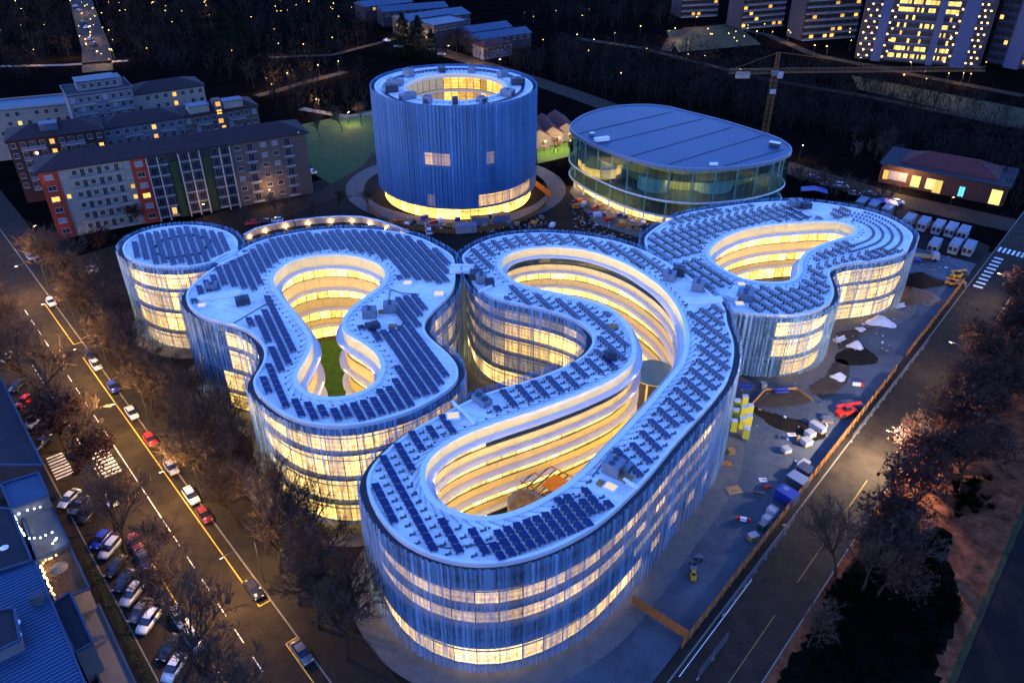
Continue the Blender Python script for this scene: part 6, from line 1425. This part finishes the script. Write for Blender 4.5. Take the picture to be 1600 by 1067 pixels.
# string lights and parasol on the terraces
emit('bulb_white', (0.75, 0.85, 1.0), 2.2); emit('bulb_warm', (1.0, 0.5, 0.12), 2.2)
def string(label, pts, z, m_, step=0.7, pw=0, col=(1, .6, .25)):
    c = [G(x, y, z) for x, y in pts]; t = thing('string_lights', label, 'lights', c[0]); ca = MB()
    bm_ = MB().ico((0, 0, 0), .13).mesh('bulb', m_)
    for a, b in zip(c[:-1], c[1:]):
        ca.bar(a - c[0], b - c[0], .03); n = int((b - a).length / step)
        for i in range(n): o = link('bulb', bm_, t); o.location = a.lerp(b, (i + .5) / n) - c[0] + Vector((rl.uniform(-.12, .12), rl.uniform(-.12, .12), rl.uniform(-.15, 0)))
    ca.build('cable', 'rail', t)
    if pw: l_ = light(t, 0.6, pw, col); l_.location = (c[len(c) // 2] - c[0]) + Vector((0, 0, .8))
string('cold white string lights on the upper terrace, left side', [(22, 806), (28, 822), (38, 836)], 6.6, 'bulb_white', .4, 25, (.7, .8, 1)); string('cold white string lights across the top of the upper terrace', [(24, 803), (48, 796), (66, 790)], 7.0, 'bulb_white', .8); string('cold white string lights across the lower side of the upper terrace', [(42, 840), (66, 838), (86, 828)], 6.6, 'bulb_white', .7); string('short cold white string lights at the terrace corner', [(80, 850), (88, 838)], 6.6, 'bulb_white', .5)
string('warm string lights edging the planted terrace', [(90, 866), (68, 876), (64, 884), (72, 905), (84, 930)], 6.0, 'bulb_warm', .45, 60)
t = thing('parasol', 'small orange-lit parasol on the planted terrace', 'parasol', G(98, 902, 5.1)); MB().cyl((0, 0, 2.0), 1.3, .4, 10, .1).build('canopy', 'plywood', t); MB().tube((0, 0, 0), (0, 0, 2.1), .04, .04, 5).build('pole', 'pole', t)
boxthing('roof_chimney', 'dark chimney box between the corrugated roof and the terrace', 'chimney', 62, 942, (1.4, 1.4, 1.4), 20, 'steel_grey', 'hvac_dark', z=8.0).location = G(60, 940, 8.05)
for (x, y) in [(10, 862), (28, 980), (30, 1000)]:
    t = thing('satellite_dish', 'white satellite dish on the lower left roofs', 'dish', G(x, y, 8.35), rl.uniform(0, 3), 'dishes on the lower left roofs'); MB().cyl((0, 0, .9), .6, .18, 14, .2).build('dish', 'white_metal', t); MB().tube((0, 0, 0), (0, 0, .95), .05, .05, 5).build('mast', 'pole', t)
# ------------------------------------------------------------------ tower crane
cb = G(1189, 243); t = thing('tower_crane', 'yellow lattice tower crane with long jib behind the oval hall', 'crane', (cb.x, cb.y, 0), R(2))
Hc = 28.0
def lattice(p, q, w, n, m_, name, tri=False):
    p, q = Vector(p), Vector(q); d = (q - p).normalized(); up = Vector((0, 0, 1)) if abs(d.z) < .9 else Vector((0, 1, 0)); a = d.cross(up).normalized() * w / 2; b = a.normalized().cross(d) * w / 2
    co = [a + b, a - b, -a - b, -a + b] if not tri else [a - b, -a - b, b]
    mb = MB(); k = len(co)
    for c in co: mb.bar(p + c, q + c, .13)
    for i in range(n):
        s, e = p.lerp(q, i / n), p.lerp(q, (i + 1) / n)
        for j in range(k): mb.bar(s + co[j], e + co[(j + 1) % k], .075); mb.bar(s + co[j], s + co[(j + 1) % k], .07)
    return mb.build(name, m_, t)
lattice((0, 0, 0), (0, 0, Hc), 1.8, 15, 'crane_yellow', 'mast'); lattice((0, 0, Hc + 1.5), (0, 0, Hc + 7.5), 1.0, 5, 'crane_yellow', 'apex')
lattice((1, 0, Hc + 1.6), (72, 0, Hc + 1.6), 1.4, 42, 'crane_yellow', 'jib', True); lattice((-1, 0, Hc + 1.4), (-16, 0, Hc + 1.4), 1.4, 8, 'crane_yellow', 'counter_jib')
mb = MB(); mb.bar((0, 0, Hc + 7.5), (40, 0, Hc + 2.3), .12); mb.bar((0, 0, Hc + 7.5), (-15, 0, Hc + 2), .12); mb.build('tie_rods', 'crane_yellow', t)
MB().box((-11, 0, Hc - .8), (4.5, 1.4, 2.0)).build('counterweight', 'concrete', t); MB().box((1.4, -1.2, Hc - .6), (1.6, 1.3, 2.0)).build('cab', 'cabin_white', t); MB().box((0, 0, Hc), (2.2, 2.2, 1.4)).build('slewing_ring', 'steel_grey', t)
MB().box((0, -1.0, Hc - 6), (2.0, .1, 1.6)).build('sign_panel', 'cabin_white', t)
